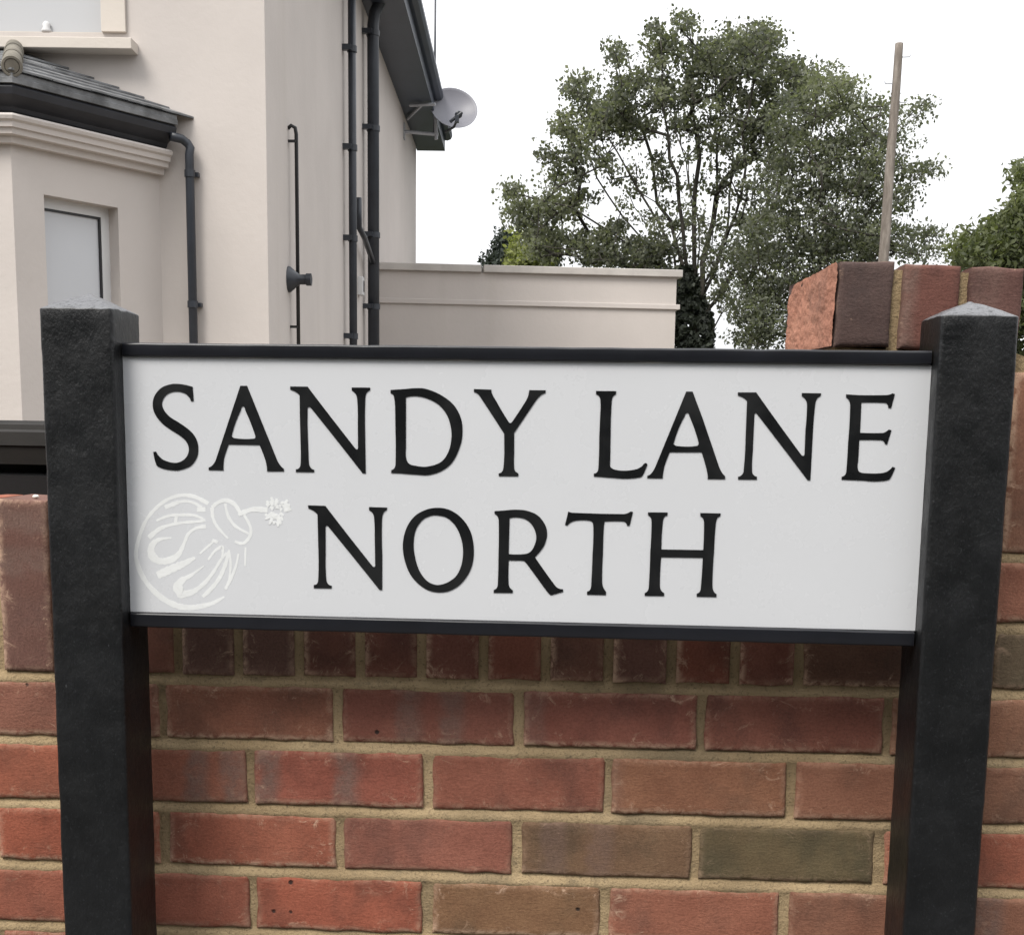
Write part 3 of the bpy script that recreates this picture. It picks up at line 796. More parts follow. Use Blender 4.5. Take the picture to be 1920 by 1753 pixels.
    CW = [(0.000, 0.064, (0.100, 0.052, 0.047), (9, 9, 0)), (0.076, 0.066, (0.17, 0.058, 0.046), (0.0, 0.2, .9)), (0.1545, 0.062, (0.135, 0.055, 0.047), (0.2, 0.02, .4))]
    for (xo, wd, col, ks) in CW:
        brick(cap, xo + wd / 2, 0.0485, wd, 0.097, col, ks, y=0.0, depth=0.213, vertical=False)
    # worn tops and a roughened, sandy bed face on the left end brick
    newv = []
    for (x, y, z) in cap.v:
        t = max(0.0, min(1.0, y / 0.21))
        if z > 0.09: z -= 0.010 * t + (0.018 * max(0, (t - 0.82) / 0.18) ** 1.5)
        newv.append((x, y, z))
    cap.v = newv
    cap.a['edge'] = [0.006 + 4 * e for e in cap.a['edge']]
    # finely divided left face
    nu, nv = 100, 50; vs = []; bu = []
    for j in range(nv + 1):
        for i in range(nu + 1):
            t = i / nu; y = 0.004 + t * 0.207
            ztop = 0.0955 - 0.010 * t - 0.020 * max(0, (t - 0.80) / 0.20) ** 1.6 - (0.0025 if t < 0.02 else 0) + 0.0018 * mnoise.noise(Vector((t * 9, 1.0, 5)))
            z = (j / nv) * ztop
            q = Vector((y * 1, z * 1, 7.7))
            d = mnoise.noise(q * 260) * 0.0010 + mnoise.noise(q * 110) * 0.0012 + mnoise.noise(q * 45) * 0.0014
            vs.append((-0.0030 - d + 0.004 * (max(0, t - 0.93) / 0.07) ** 2, y, z)); bu.append((y, z, 3.7))
    fs = [(j * (nu + 1) + i, j * (nu + 1) + i + 1, (j + 1) * (nu + 1) + i + 1, (j + 1) * (nu + 1) + i) for j in range(nv) for i in range(nu)]
    n = len(vs)
    cap.add(vs, fs, bcol=[(0.45, 0.170, 0.118)] * n, buv=bu, edge=[0.02] * n, kiss=[(9, 9, 0)] * n, pit=[1.0] * n)
    capm.box(0.0635, 0.0765, 0.009, 0.205, -0.002, 0.0900)
    capm.box(0.1415, 0.1550, 0.009, 0.205, -0.002, 0.0905)
    capm.box(0.003, 0.214, 0.008, 0.209, -0.0125, -0.0005)
    rot = Matrix.Translation((0.2785, 1.470, 1.1875)) @ Matrix.Rotation(math.radians(6.8), 4, 'Z') @ Matrix.Rotation(math.radians(1.5), 4, 'Y')
    for m_ in (cap, capm): m_.v = [tuple(rot @ Vector(p)) for p in m_.v]
    mo = len(mort.v)
    mort.v += capm.v; mort.f += [tuple(mo + i for i in f) for f in capm.f]
    objs = [body.build('brickwork', BRICK, root, angle=60), cop.build('coping', BRICK, root, angle=60), pier.build('pier', BRICK, root, angle=60),
            cap.build('pier_cap', BRICK, root, angle=60), mort.build('mortar', MORTAR, root, angle=60, fix=False)]
    for o in objs: o.matrix_parent_inverse = inv
make_wall()

def pebble():
    p = at(67, 931, WY + 0.03)
    b = MB(); vs = []; fs = []; n, m = 14, 8
    for j in range(m + 1):
        for i in range(n):
            a = 2 * math.pi * i / n; t = math.pi * j / m
            r = 1 + 0.16 * mnoise.noise(Vector((math.cos(a) * 2, math.sin(a) * 2, t)))
            vs.append((0.0042 * math.sin(t) * math.cos(a) * r, 0.004 * math.sin(t) * math.sin(a) * r, 0.0024 * math.cos(t) * r + 0.0022))
    for j in range(m):
        for i in range(n): fs.append((j * n + i, j * n + (i + 1) % n, (j + 1) * n + (i + 1) % n, (j + 1) * n + i))
    b.add(vs, fs)
    o = b.build('pebble', mottled('pale_stone', (0.66, 0.64, 0.58), 0.1, 90, 0.8), smooth=True)
    o.location = (p[0], WY + 0.03, 0.9885)
    tag(o, 'tiny white pebble lying on the coping bricks beside the left post', 'pebble')
pebble()

# ------------------------------------------------------------------ the house
A_H = math.radians(3.463)
_c = ray(504, 600); HO = CAM + _c * (7.5 / _c[1]); HO = np.array([HO[0], HO[1], 0.0])
hxv = np.array([math.cos(A_H), math.sin(A_H), 0]); hyv = np.array([-math.sin(A_H), math.cos(A_H), 0])
def loc(v): return np.array([np.dot(v, hxv), np.dot(v, hyv), v[2]])
CAML = loc(CAM - HO)
def hit(px, py, p0, nrm):
    r = loc(ray(px, py)); p0 = np.array(p0, float); nrm = np.array(nrm, float)
    return CAML + r * (np.dot(p0 - CAML, nrm) / np.dot(r, nrm))
def HF(px, py, v=0.0): return hit(px, py, (0, v, 0), (0, 1, 0))
def HS(px, py, u=0.0): return hit(px, py, (u, 0, 0), (1, 0, 0))

def wall_panel(b, o, du, u0, u1, z0, z1, holes, depth):
    """vertical panel from plan point o along du; holes (a0,a1,b0,b1) with reveals going back (to the left of du)"""
    du = np.array(du); o = np.array(o); nb = np.array([-du[1], du[0]])
    us = sorted({u0, u1, *[h[0] for h in holes], *[h[1] for h in holes]}); zs = sorted({z0, z1, *[h[2] for h in holes], *[h[3] for h in holes]})
    P = lambda u, z, d=0.0: (o[0] + du[0] * u + nb[0] * d, o[1] + du[1] * u + nb[1] * d, z)
    for i in range(len(us) - 1):
        for j in range(len(zs) - 1):
            mu, mz = (us[i] + us[i + 1]) / 2, (zs[j] + zs[j + 1]) / 2
            if any(h[0] < mu < h[1] and h[2] < mz < h[3] for h in holes): continue
            b.add([P(us[i], zs[j]), P(us[i + 1], zs[j]), P(us[i + 1], zs[j + 1]), P(us[i], zs[j + 1])], [(0, 1, 2, 3)])
    for (a0, a1, b0, b1) in holes:
        c = [(a0, b0), (a1, b0), (a1, b1), (a0, b1)]
        for k in range(4):
            (p, q), (r, t) = c[k], c[(k + 1) % 4]
            b.add([P(p, q), P(r, t), P(r, t, depth), P(p, q, depth)], [(0, 3, 2, 1)])
    return P

def local_box(b, P, u0, u1, z0, z1, d0, d1):
    vs = [P(u, z, d) for d in (d0, d1) for (u, z) in ((u0, z0), (u1, z0), (u1, z1), (u0, z1))]
    b.add(vs, [(0, 1, 2, 3), (7, 6, 5, 4), (0, 4, 5, 1), (1, 5, 6, 2), (2, 6, 7, 3), (3, 7, 4, 0)])

def make_house():
    root = empty('house', HO, A_H)
    root['label'] = 'pale rendered house with a bay window and dark pipes'
    root['category'] = 'house'
    vend = HS(780, 400)[1]
    ztop = 5.75
    # ---- walls
    b = MB()
    uw1 = HF(191, 40)[0]; zw0 = HF(100, 62)[2]
    wh = (uw1 - 1.25, uw1, zw0, zw0 + 1.5)
    PF = wall_panel(b, (-7.0, 0), (1, 0), 0, 7.0, 0, ztop, [(wh[0] + 7, wh[1] + 7, wh[2], wh[3])], 0.16)
    wall_panel(b, (0, 0), (0, 1), 0, vend, 0, ztop, [], 0.1)
    wall_panel(b, (0, vend), (-1, 0), 0, 7.0, 0, ztop, [], 0.1)
    wall_panel(b, (-7, vend), (0, -1), 0, vend, 0, ztop, [], 0.1)
    wo_ = b.build('wall', WALLM, root, fix=False)
    # ---- upper window: frame, glass, surround, sill
    b = MB()
    u0, u1 = wh[0] + 7, wh[1] + 7
    f = 0.05
    local_box(b, PF, u0, u0 + f, wh[2], wh[3], 0.06, 0.12); local_box(b, PF, u1 - 0.012, u1, wh[2], wh[3], 0.055, 0.12)
    local_box(b, PF, u0 + f, u1 - 0.012, wh[2], wh[2] + 0.022, 0.06, 0.12); local_box(b, PF, u0 + f, u1 - 0.012, wh[3] - f, wh[3], 0.06, 0.12)
    wf = b.build('window', TRIM, root)
    b = MB(); local_box(b, PF, u0 + f + 0.001, u1 - 0.013, wh[2] + 0.023, wh[3] - f - 0.001, 0.085, 0.097); b.build('pane', PANE2, wf)
    sw = HF(237, 40)[0] - uw1
    for (a0, a1) in ((u1 + 0.001, u1 + sw), (u0 - sw, u0 - 0.001)):
        b = MB(); local_box(b, PF, a0, a1, wh[2] + 0.004, wh[3] + sw, -0.022, 0.0)
        bevel(b.build('surround', TRIM, wf), 0.003)
    b = MB()
    zs1 = HF(100, 69, -0.13)[2]; zs0 = HF(100, 90, -0.13)[2]; us1 = HF(246, 80, -0.13)[0]
    local_box(b, PF, u0 - sw - 0.06, us1 + 7, zs0, zs1, -0.13, 0.05)
    bevel(b.build('sill', TRIM, wf), 0.004)
    # the pale ornament standing inside on the sill
    b = MB(); p = HF(88, 55, 0.075)
    b.lathe([(0.0, 0.0), (0.028, 0.0), (0.03, 0.01), (0.02, 0.03), (0.024, 0.045), (0.012, 0.06), (0.0, 0.062)], (p[0], 0.07, wh[2] + 0.022), (0, 0, 1), 16)
    b.build('ornament', UPVC, wf, smooth=True)
    # ---- bay window
    B = HF(300, 400)
    dS = np.array([math.sin(math.radians(33.84)), math.cos(math.radians(33.84)), 0]); nS = np.array([dS[1], -dS[0], 0])
    A = hit(21, 300, B, nS)
    half = 0.85
    plan = lambda off: None
    Bl = (2 * (A[0] - half) - B[0], 0.0); Al = (2 * (A[0] - half) - A[0], A[1])
    path = [Bl, Al, (A[0], A[1]), (B[0], 0.0)]
    zcb = hit(20, 262, A, (0, 1, 0))[2]; 
    fr = lambda px, py, off: hit(px, py, (A[0], A[1] - off, 0), (0, 1, 0))[2]
    z_c0 = fr(12, 251, 0.09); z_c1 = fr(12, 236, 0.09); z_c2 = fr(12, 211, 0.125); z_g1 = fr(10, 165, 0.16)
    Lp = math.hypot(B[0] - A[0], B[1] - A[1])
    def along(px, py):
        p = hit(px, py, B, nS); return math.hypot(p[0] - A[0], p[1] - A[1]), p[2]
    wl, zt1 = along(82, 366); wr, _ = along(221, 389); zt = (along(82, 366)[1] + along(221, 389)[1]) / 2
    b = MB()
    wall_panel(b, Bl, ((Al[0] - Bl[0]) / Lp, (Al[1] - Bl[1]) / Lp), 0, Lp, 0, z_c0 + 0.02, [], 0.1)
    wall_panel(b, Al, (1, 0), 0, 2 * half, 0, z_c0 + 0.02, [(0.30, 2 * half - 0.30, 0.85, zt)], 0.12)
    PS = wall_panel(b, (A[0], A[1]), (dS[0], dS[1]), 0, Lp, 0, z_c0 + 0.02, [(wl, wr, 0.85, zt)], 0.13)
    bay = b.build('bay_window', WALLM, root, fix=False)
    b = MB(); g_ = MB(); gl = MB()
    for Pn, a0, a1 in ((PS, wl, wr), (lambda u, z, d=0.0: (Al[0] + u, Al[1] + d, z), 0.30, 2 * half - 0.30)):
        t = 0.055
        local_box(b, Pn, a0, a0 + 0.02, 0.85, zt, 0.085, 0.128); local_box(b, Pn, a1 - t, a1, 0.85, zt, 0.085, 0.128)
        local_box(b, Pn, a0 + 0.02, a1 - t, zt - t, zt, 0.085, 0.128); local_box(b, Pn, a0 + 0.02, a1 - t, 0.85, 0.85 + t, 0.085, 0.128)
        q = 0.012
        local_box(g_, Pn, a1 - t - q, a1 - t, 0.85 + t, zt - t, 0.088, 0.126); local_box(g_, Pn, a0 + 0.02, a1 - t - q, zt - t - q, zt - t, 0.088, 0.126)
        local_box(gl, Pn, a0 + 0.02, a1 - t - q, 0.85 + t, zt - t - q, 0.10, 0.124)
    b.build('frame', UPVC, bay); g_.build('gasket', GASK, bay); gl.build('pane', PANE, bay)
    # cornice
    b = MB()
    b.sweep(path, [(-0.02, z_c0 - 0.035), (0.045, z_c0 - 0.035), (0.05, z_c0), (0.085, z_c0 + 0.003), (0.09, z_c1 - 0.008), (0.104, z_c1 - 0.006), (0.108, z_c1 + 0.02), (0.122, z_c1 + 0.03), (0.128, z_c2 - 0.012), (0.12, z_c2), (-0.02, z_c2 + 0.01)])
    b.build('cornice', WALLM, bay, angle=30)
    # gutter and fascia
    b = MB()
    b.sweep(path, [(-0.02, z_c2 + 0.012), (0.06, z_c2 + 0.012), (0.075, z_c2 + 0.02), (0.085, (z_c2 + z_g1) / 2 - 0.015), (0.12, (z_c2 + z_g1) / 2 + 0.005), (0.155, (z_c2 + z_g1) / 2 + 0.03), (0.165, z_g1 + 0.006), (0.158, z_g1 + 0.020), (-0.02, z_g1 + 0.020)])
    b.build('gutter', GUTM, bay, angle=30)
    # roof: slate courses on three faces
    z_e = z_g1 + 0.080
    off = 0.18
    d1 = np.array([dS[0], dS[1]]); n1 = np.array([d1[1], -d1[0]])
    mtr = (np.array([0, -1.0]) + n1); mtr /= np.dot(mtr, n1)
    Ae = np.array([A[0], A[1]]) + mtr * off
    Be = np.array([B[0], 0.0]) + n1 * off; Be = Be + d1 * (-Be[1] / d1[1])
    T = HF(28, 98); T = np.array([T[0], 0.0, T[2]])
    mx = A[0] - half
    mir = lambda p: np.array([2 * mx - p[0], *p[1:]])
    E3 = lambda p: np.array([p[0], p[1], z_e])
    b = MB()
    def slates(bl, br, tl, tr, n):
        bl, br, tl, tr = map(np.array, (bl, br, tl, tr))
        up = np.array([0, 0, 1.0])
        for i in range(n):
            t0 = max(0, i / n - 0.004); t1 = (i + 1) / n + 0.02
            L0, R0 = bl + (tl - bl) * t0, br + (tr - br) * t0
            L1, R1 = bl + (tl - bl) * min(t1, 1), br + (tr - br) * min(t1, 1)
            ln = np.linalg.norm(R0 - L0); m = max(1, int(ln / 0.24))
            for k in range(m):
                sh = (0.5 if i % 2 else 0.0) / m
                a0 = max(0, k / m - sh); a1 = min(1, (k + 1) / m - sh) if k < m - 1 else 1
                g = 0.002 / max(ln, .1)
                lf = rng.uniform(0.012, 0.021)
                q = [L0 + (R0 - L0) * (a0 + g) + up * lf, L0 + (R0 - L0) * (a1 - g) + up * (lf + rng.uniform(-0.002, 0.002)), L1 + (R1 - L1) * (a1 - g) + up * 0.006, L1 + (R1 - L1) * (a0 + g) + up * 0.006]
                w_ = [q[0] - up * 0.010, q[1] - up * 0.010, q[2] - up * 0.008, q[3] - up * 0.008]
                b.add(q + w_, [(0, 1, 2, 3), (7, 6, 5, 4), (0, 4, 5, 1), (1, 5, 6, 2), (3, 2, 6, 7), (0, 3, 7, 4)])
        b.add([bl, br, tr, tl], [(0, 1, 2, 3)])
    slates(E3(Ae), E3(Be), T, T + np.array([0.02, 0, 0]), 7)
    slates(E3(mir(Ae)), E3(Ae), mir(T), T, 7)
    slates(E3(mir(Be)), E3(mir(Ae)), mir(T) - np.array([0.02, 0, 0]), mir(T), 7)
    b.sweep(path, [(0.10, z_e - 0.056), (off - 0.006, z_e - 0.056), (off - 0.004, z_e - 0.030), (off - 0.010, z_e - 0.026), (off - 0.010, z_e - 0.002), (0.10, z_e + 0.03)])
    b.build('bay_roof', SLATE, bay)
    for (e, t) in ((E3(Ae), T), (mir(E3(Ae)), mir(T))):
        b = MB()
        e = e + np.array([0, 0, 0.02]); t = t + np.array([0, 0.0, 0.03])
        n = 3
        for k in range(n):
            p = e + (t - e) * (k / n); q = e + (t - e) * ((k + 1.12) / n)
            Ln = float(np.linalg.norm(q - p))
            b.lathe([(0.0, 0.003), (0.034, 0.003), (0.037, 0.008), (0.039, 0.0), (0.050, 0.0), (0.053, 0.008), (0.046, Ln)], p, q - p, 24)
        b.build('hip_tile', HIPM, bay, angle=40)
    # bay downpipe
    b = MB()
    g0 = HF(320, 256, -0.13); p1 = HF(352, 270, -0.06); p2 = HF(355, 290, -0.06); pb = HF(358, 640, -0.06)
    b.tube([g0, g0 * 0.35 + p1 * 0.65 + np.array([0, 0, 0.012]), p1, p1 * 0.6 + p2 * 0.4 + np.array([0.012, 0, -0.0]), p2, (p2[0], -0.06, 0.05)], 0.026, 14)
    dp = b.build('downpipe', PIPEM, root, smooth=True)
    for py in (326, 571):
        p = HF(356, py, -0.06); b = MB(); b.tube([(p2[0], -0.06, p[2] - 0.02), (p2[0], -0.06, p[2] + 0.02)], 0.0315, 14); b.box(p2[0] + 0.0, p2[0] + 0.045, -0.04, 0.0, p[2] - 0.012, p[2] + 0.012)
        b.build('bracket', PIPEM, dp, angle=40)
    # ---- pipes on the side wall
    def vpipe(px, py, r, stand, ztop_, brk, name, top=None):
        p = HS(px, py, stand)
        pts = [(stand, p[1], 0.0), (stand, p[1], ztop_)] + (top(p) if top else [])
        b = MB(); b.tube(pts, r, 18)
        o = b.build(name, PIPEM, root, smooth=True)
        for y in brk:
            z = HS(px, y, stand)[2]
            c = MB(); c.tube([(stand, p[1], z - 0.025), (stand, p[1], z + 0.025)], r + 0.008, 18)
            c.box(-0.002, stand, p[1] - r - 0.045, p[1] - r + 0.01, z - 0.022, z + 0.022)
            c.build('bracket', PIPEM, o, angle=40)
        return p
    dpp = vpipe(661, 300, 0.034, 0.075, ztop, (95, 278, 447, 630), 'drainpipe')
    zel = HS(702, 60, 0.09)[2]
    spp = vpipe(700, 300, 0.056, 0.095, zel, (65, 242, 441, 575), 'soil_pipe', lambda p: [(0.11, p[1], zel + 0.12), (0.17, p[1], zel + 0.24), (0.30, p[1], zel + 0.34)])
    b = MB()
    zz = [HS(672, y, 0.08)[2] for y in (370, 425, 455)]
    v0 = HS(673, 400, 0.08)[1]
    b.tube([(0.08, v0, zz[0]), (0.08, v0, zz[1]), (0.085, v0 + (spp[1] - v0) * 0.35, zz[1] - 0.04), (0.095, spp[1], zz[2] - 0.06)], 0.026, 12)
    b.build('waste_pipe', PIPEM, root, smooth=True)
    # thin overflow pipe
    b = MB()
    q = HS(556, 300, 0.05); zt_ = HS(550, 230, 0.05)[2]
    b.tube([(0.0, q[1] - 0.02, zt_ - 0.02), (0.02, q[1] - 0.015, zt_), (0.045, q[1] - 0.008, zt_ - 0.012), (0.05, q[1], zt_ - 0.05), (0.05, q[1], 0.1)], 0.0125, 12)
    op = b.build('overflow_pipe', BLACKP, root, smooth=True)
    for y in (267, 612):
        z = HS(556, y, 0.05)[2]; c = MB(); c.box(-0.002, 0.05, q[1] - 0.03, q[1] - 0.012, z - 0.008, z + 0.008); c.build('bracket', BLACKP, op)
    # flue with conical collar
    b = MB(); p = HS(541, 524, 0.0)
    b.lathe([(0.0, 0.0), (0.086, 0.0), (0.084, 0.012), (0.05, 0.05), (0.033, 0.075), (0.033, 0.115), (0.04, 0.118), (0.04, 0.15), (0.03, 0.152), (0.0, 0.14)], (0.0, p[1], p[2]), (1, 0, 0), 24)
    b.build('flue', PIPEM, root, angle=35)
    # small white vent box
    p = HS(672, 537, 0.0); b = MB(); b.box(-0.002, 0.05, p[1] - 0.06, p[1] + 0.06, p[2] - 0.085, p[2] + 0.085)
    vb = bevel(b.build('vent_box', UPVC, root), 0.006)
    b = MB(); b.box(0.05, 0.053, p[1] - 0.03, p[1] + 0.04, p[2] - 0.05, p[2] + 0.05); b.build('grille', GASK, vb)
    # ---- eaves: boxed soffit, fascia, gutter; roof above
    e1 = HS(778, 262, 0.02)               # soffit meets the wall near the far end
    zsof = e1[2]
    oo = 0.40
    b = MB(); vE = vend + 0.28
    zf = zsof + 0.25
    b.add([(-0.01, -0.35, zsof + 0.0), (oo, -0.35, zsof), (oo, vE, zsof), (-0.01, vE, zsof), (-0.01, -0.35, zf), (oo, -0.35, zf), (oo, vE, zf), (-0.01, vE, zf)],
          [(0, 3, 2, 1), (4, 5, 6, 7), (0, 1, 5, 4), (1, 2, 6, 5), (2, 3, 7, 6), (3, 0, 4, 7)])
    ev = b.build('eaves', DARKM, root)
    b = MB()
    pr = [(0.0, zf - 0.10), (0.035, zf - 0.105), (0.085, zf - 0.085), (0.105, zf - 0.045), (0.105, zf - 0.0), (0.0, zf + 0.002)]
    vs = [(oo + o_ + 0.001, v_, z_) for v_ in (-0.35, vE) for o_, z_ in pr]; n = len(pr)
    b.add(vs, [(k, (k + 1) % n, n + (k + 1) % n, n + k) for k in range(n)] + [tuple(range(n)), tuple(reversed(range(n, 2 * n)))])
    b.build('eaves_gutter', DARKM, root)
    b = MB()
    ze = zf + 0.004; rz = ze + 2.1
    R_ = [(oo + 0.06, -0.4, ze), (oo + 0.06, vE + 0.05, ze), (-7.5, vE + 0.05, ze), (-7.5, -0.4, ze), (-3.5, 2.8, rz), (-3.5, vE - 2.8, rz)]
    b.add(R_ + [(x, y, z + 0.06) for x, y, z in R_], [(0, 1, 5, 4), (3, 4, 5, 2), (0, 4, 3), (1, 2, 5), (6, 10, 11, 7), (9, 8, 11, 10), (6, 9, 10), (7, 11, 8), (0, 6, 7, 1), (1, 7, 8, 2), (2, 8, 9, 3), (3, 9, 6, 0)])
    b.build('roof', SLATE, root)
    return vend, zsof, oo, zf
VEND, ZSOF, OO, ZF = make_house()

def H2W(p):
    return HO + hxv * p[0] + hyv * p[1] + np.array([0, 0, p[2]])

# ------------------------------------------------------------------ flat-roofed extension
def make_extension():
    E0 = H2W(HS(711, 500)); E0[2] = 0
    az = math.radians(-1.6)               # its front runs slightly away to the right
    r = ray(24870, 784 + 0.0141 * 23910)
    ang = math.atan2(r[1], r[0])
    root = empty('rendered_extension', E0, ang)
    tag(root, 'low flat-roofed rendered extension with stone coping beside the house', 'extension')
    dx = np.array([math.cos(ang), math.sin(ang), 0]); dn = np.array([-math.sin(ang), math.cos(ang), 0])
    def onp(px, py, off=0.0):
        rr = ray(px, py); p0 = E0 - dn * off
        p = CAM + rr * (np.dot(p0 - CAM, dn) / np.dot(rr, dn)); return np.dot(p - E0, dx), p[2]
    L = onp(1266, 600)[0]; zt = onp(1000, 513)[1]; zs = onp(1000, 575)[1]; zc0 = onp(1000, 513, 0.05)[1]; zc1 = onp(1000, 499, 0.05)[1]
    b = MB()
    b.box(-0.3, L, 0.0, 3.6, 0, zs); b.box(-0.3, L + 0.0, 0.0, 3.6, zs + 0.001, zc0 - 0.001)
    b.box(-0.05, L + 0.002, -0.002, 3.6, zs + 0.0005, zc0 - 0.0005)
    b.build('wall', WALLM, root)
    b = MB(); b.box(-0.05, L + 0.045, -0.026, 3.6, zs, zs + 0.055)
    bevel(b.build('string_course', WALLM, root), 0.006)
    xj = onp(905, 505, 0.05)[0]
    for (x0, x1) in ((0.0, xj - 0.012), (xj + 0.012, L + 0.06)):
        b = MB(); b.box(x0, x1, -0.05, 0.30, zc0, zc1)
        bevel(b.build('coping', COPING, root), 0.008)
make_extension()

# ------------------------------------------------------------------ satellite dish and aerial
def make_dish():
    vb = HS(757, 247)[1]
    base = H2W((0.0, vb, ZSOF - 0.05))
    root = empty('satellite_dish', base, A_H)
    tag(root, 'grey satellite dish on a bracket at the end of the eaves', 'satellite dish')
    def hp(px, py, v): 
        p = HF(px, py, v); return np.array([p[0], p[1] - vb, p[2] - (ZSOF - 0.05)])
    c = hp(850, 206, vb - 0.05)
    ax = Vector((0.22, -0.84, 0.44)).normalized()
    b = MB(); n = 14; prof = []
    R = 0.30
    for i in range(n + 1):
        r = R * i / n; prof.append((r, 0.10 * (r / R) ** 2))
    prof += [(R + 0.008, 0.10), (R + 0.006, 0.09)]
    for i in range(n, -1, -1):
        r = R * i / n; prof.append((r, 0.10 * (r / R) ** 2 - 0.012))
    b.lathe(prof, c - np.array(ax) * 0.06, ax, 40)
    b.build('reflector', DISHM, root, angle=40)
    b = MB()
    foot = Vector(c) + Vector((-0.10, 0.03, -0.27)); tip = Vector(hp(862, 214, vb - 0.55))
    b.tube([foot, foot * 0.4 + tip * 0.6 + Vector((0, 0, -0.07)), tip], 0.016, 8)
    b.build('feed_arm', GASK, root)
    b = MB(); b.lathe([(0, 0), (0.03, 0), (0.032, 0.06), (0.045, 0.07), (0.045, 0.12), (0, 0.122)], tip, (-0.2, 0.93, 0.1), 14); b.box(tip.x - 0.06, tip.x - 0.01, tip.y - 0.03, tip.y + 0.05, tip.z - 0.10, tip.z - 0.02)
    b.tube([tip + Vector((-0.12, 0, -0.1)), tip + Vector((0.03, 0, 0.02))], 0.02, 8)
    b.build('receiver', PIPEM, root, angle=40)
    b = MB()
    v = vb + 0.0
    back = Vector(c) - ax * 0.08
    wl = lambda px, py: np.array([0.0, HS(px, py)[1] - vb, HS(px, py)[2] - (ZSOF - 0.05)])
    b.tube([wl(757, 247), hp(822, 253, vb)], 0.022, 8); so_ = lambda px, py: np.array([0, -vb, -(ZSOF - 0.05)]) + hit(px, py, (0, 0, ZSOF - 0.035), (0, 0, 1))
    b.tube([so_(768, 198), so_(816, 196)], 0.02, 8)
    b.tube([so_(764, 224), so_(790, 199)], 0.016, 8)
    b.tube([hp(818, 262, vb), hp(815, 185, vb)], 0.024, 10)
    b.tube([hp(816, 205, vb), back - ax * 0.05], 0.03, 10)
    p = wl(757, 247); b.box(-0.004, 0.015, p[1] - 0.06, p[1] + 0.06, p[2] - 0.1, p[2] + 0.1)
    b.build('bracket', STEEL, root, angle=40)
    # aerial mast rising behind the gutter
    m0 = H2W(HF(814.5, 182, vb + 0.3)); m1 = H2W(HF(817, -60, vb + 0.3))
    ro = MB(); ro.tube([Vector((0, 0, -0.5)), Vector(m1 - m0)], [0.016, 0.013], 8)
    o = ro.build('aerial_mast', PIPEM, smooth=True); o.location = m0
    tag(o, 'thin grey aerial mast rising above the satellite dish', 'aerial mast')
make_dish()

# ------------------------------------------------------------------ telegraph pole
def make_pole():
    Y = 19.0
    t = at(1686, 83, Y); b0 = at(1656, 488, Y)
    d = (t - b0) / (t[2] - b0[2]); g = b0 - d * b0[2]
    root = empty('telegraph_pole', g)
    tag(root, 'bare weathered wooden pole leaning slightly behind the brick pier', 'pole')
    b = MB(); pts = []; rad = []
    for k in range(40):
        s_ = k / 39; p = (t - g) * s_
        pts.append(p + np.array([0.012 * mnoise.noise(Vector((s_ * 6, 0, 0))), 0, 0])); rad.append(0.098 - 0.040 * s_ + 0.003 * mnoise.noise(Vector((s_ * 14, 3, 0))))
    pts.append(pts[-1] + np.array([0.0, 0, 0.01])); rad.append(rad[-1] * 0.9)
    b.tube(pts, rad, 16)
    b.build('shaft', POLEM, root, angle=50)
    for (px, py, sx) in ((1694, 108, 1), (1661, 158, -1), (1697, 193, 1), (1650, 250, -1)):
        s_ = ((at(1670, py, Y) - g)[2]) / (t - g)[2]; p = (t - g) * s_
        b = MB(); b.tube([p, p + np.array([sx * 0.16, -0.02, 0.0]), p + np.array([sx * 0.17, -0.02, 0.03])], 0.0085, 6)
        b.build('step_iron', STEEL, root)
make_pole()

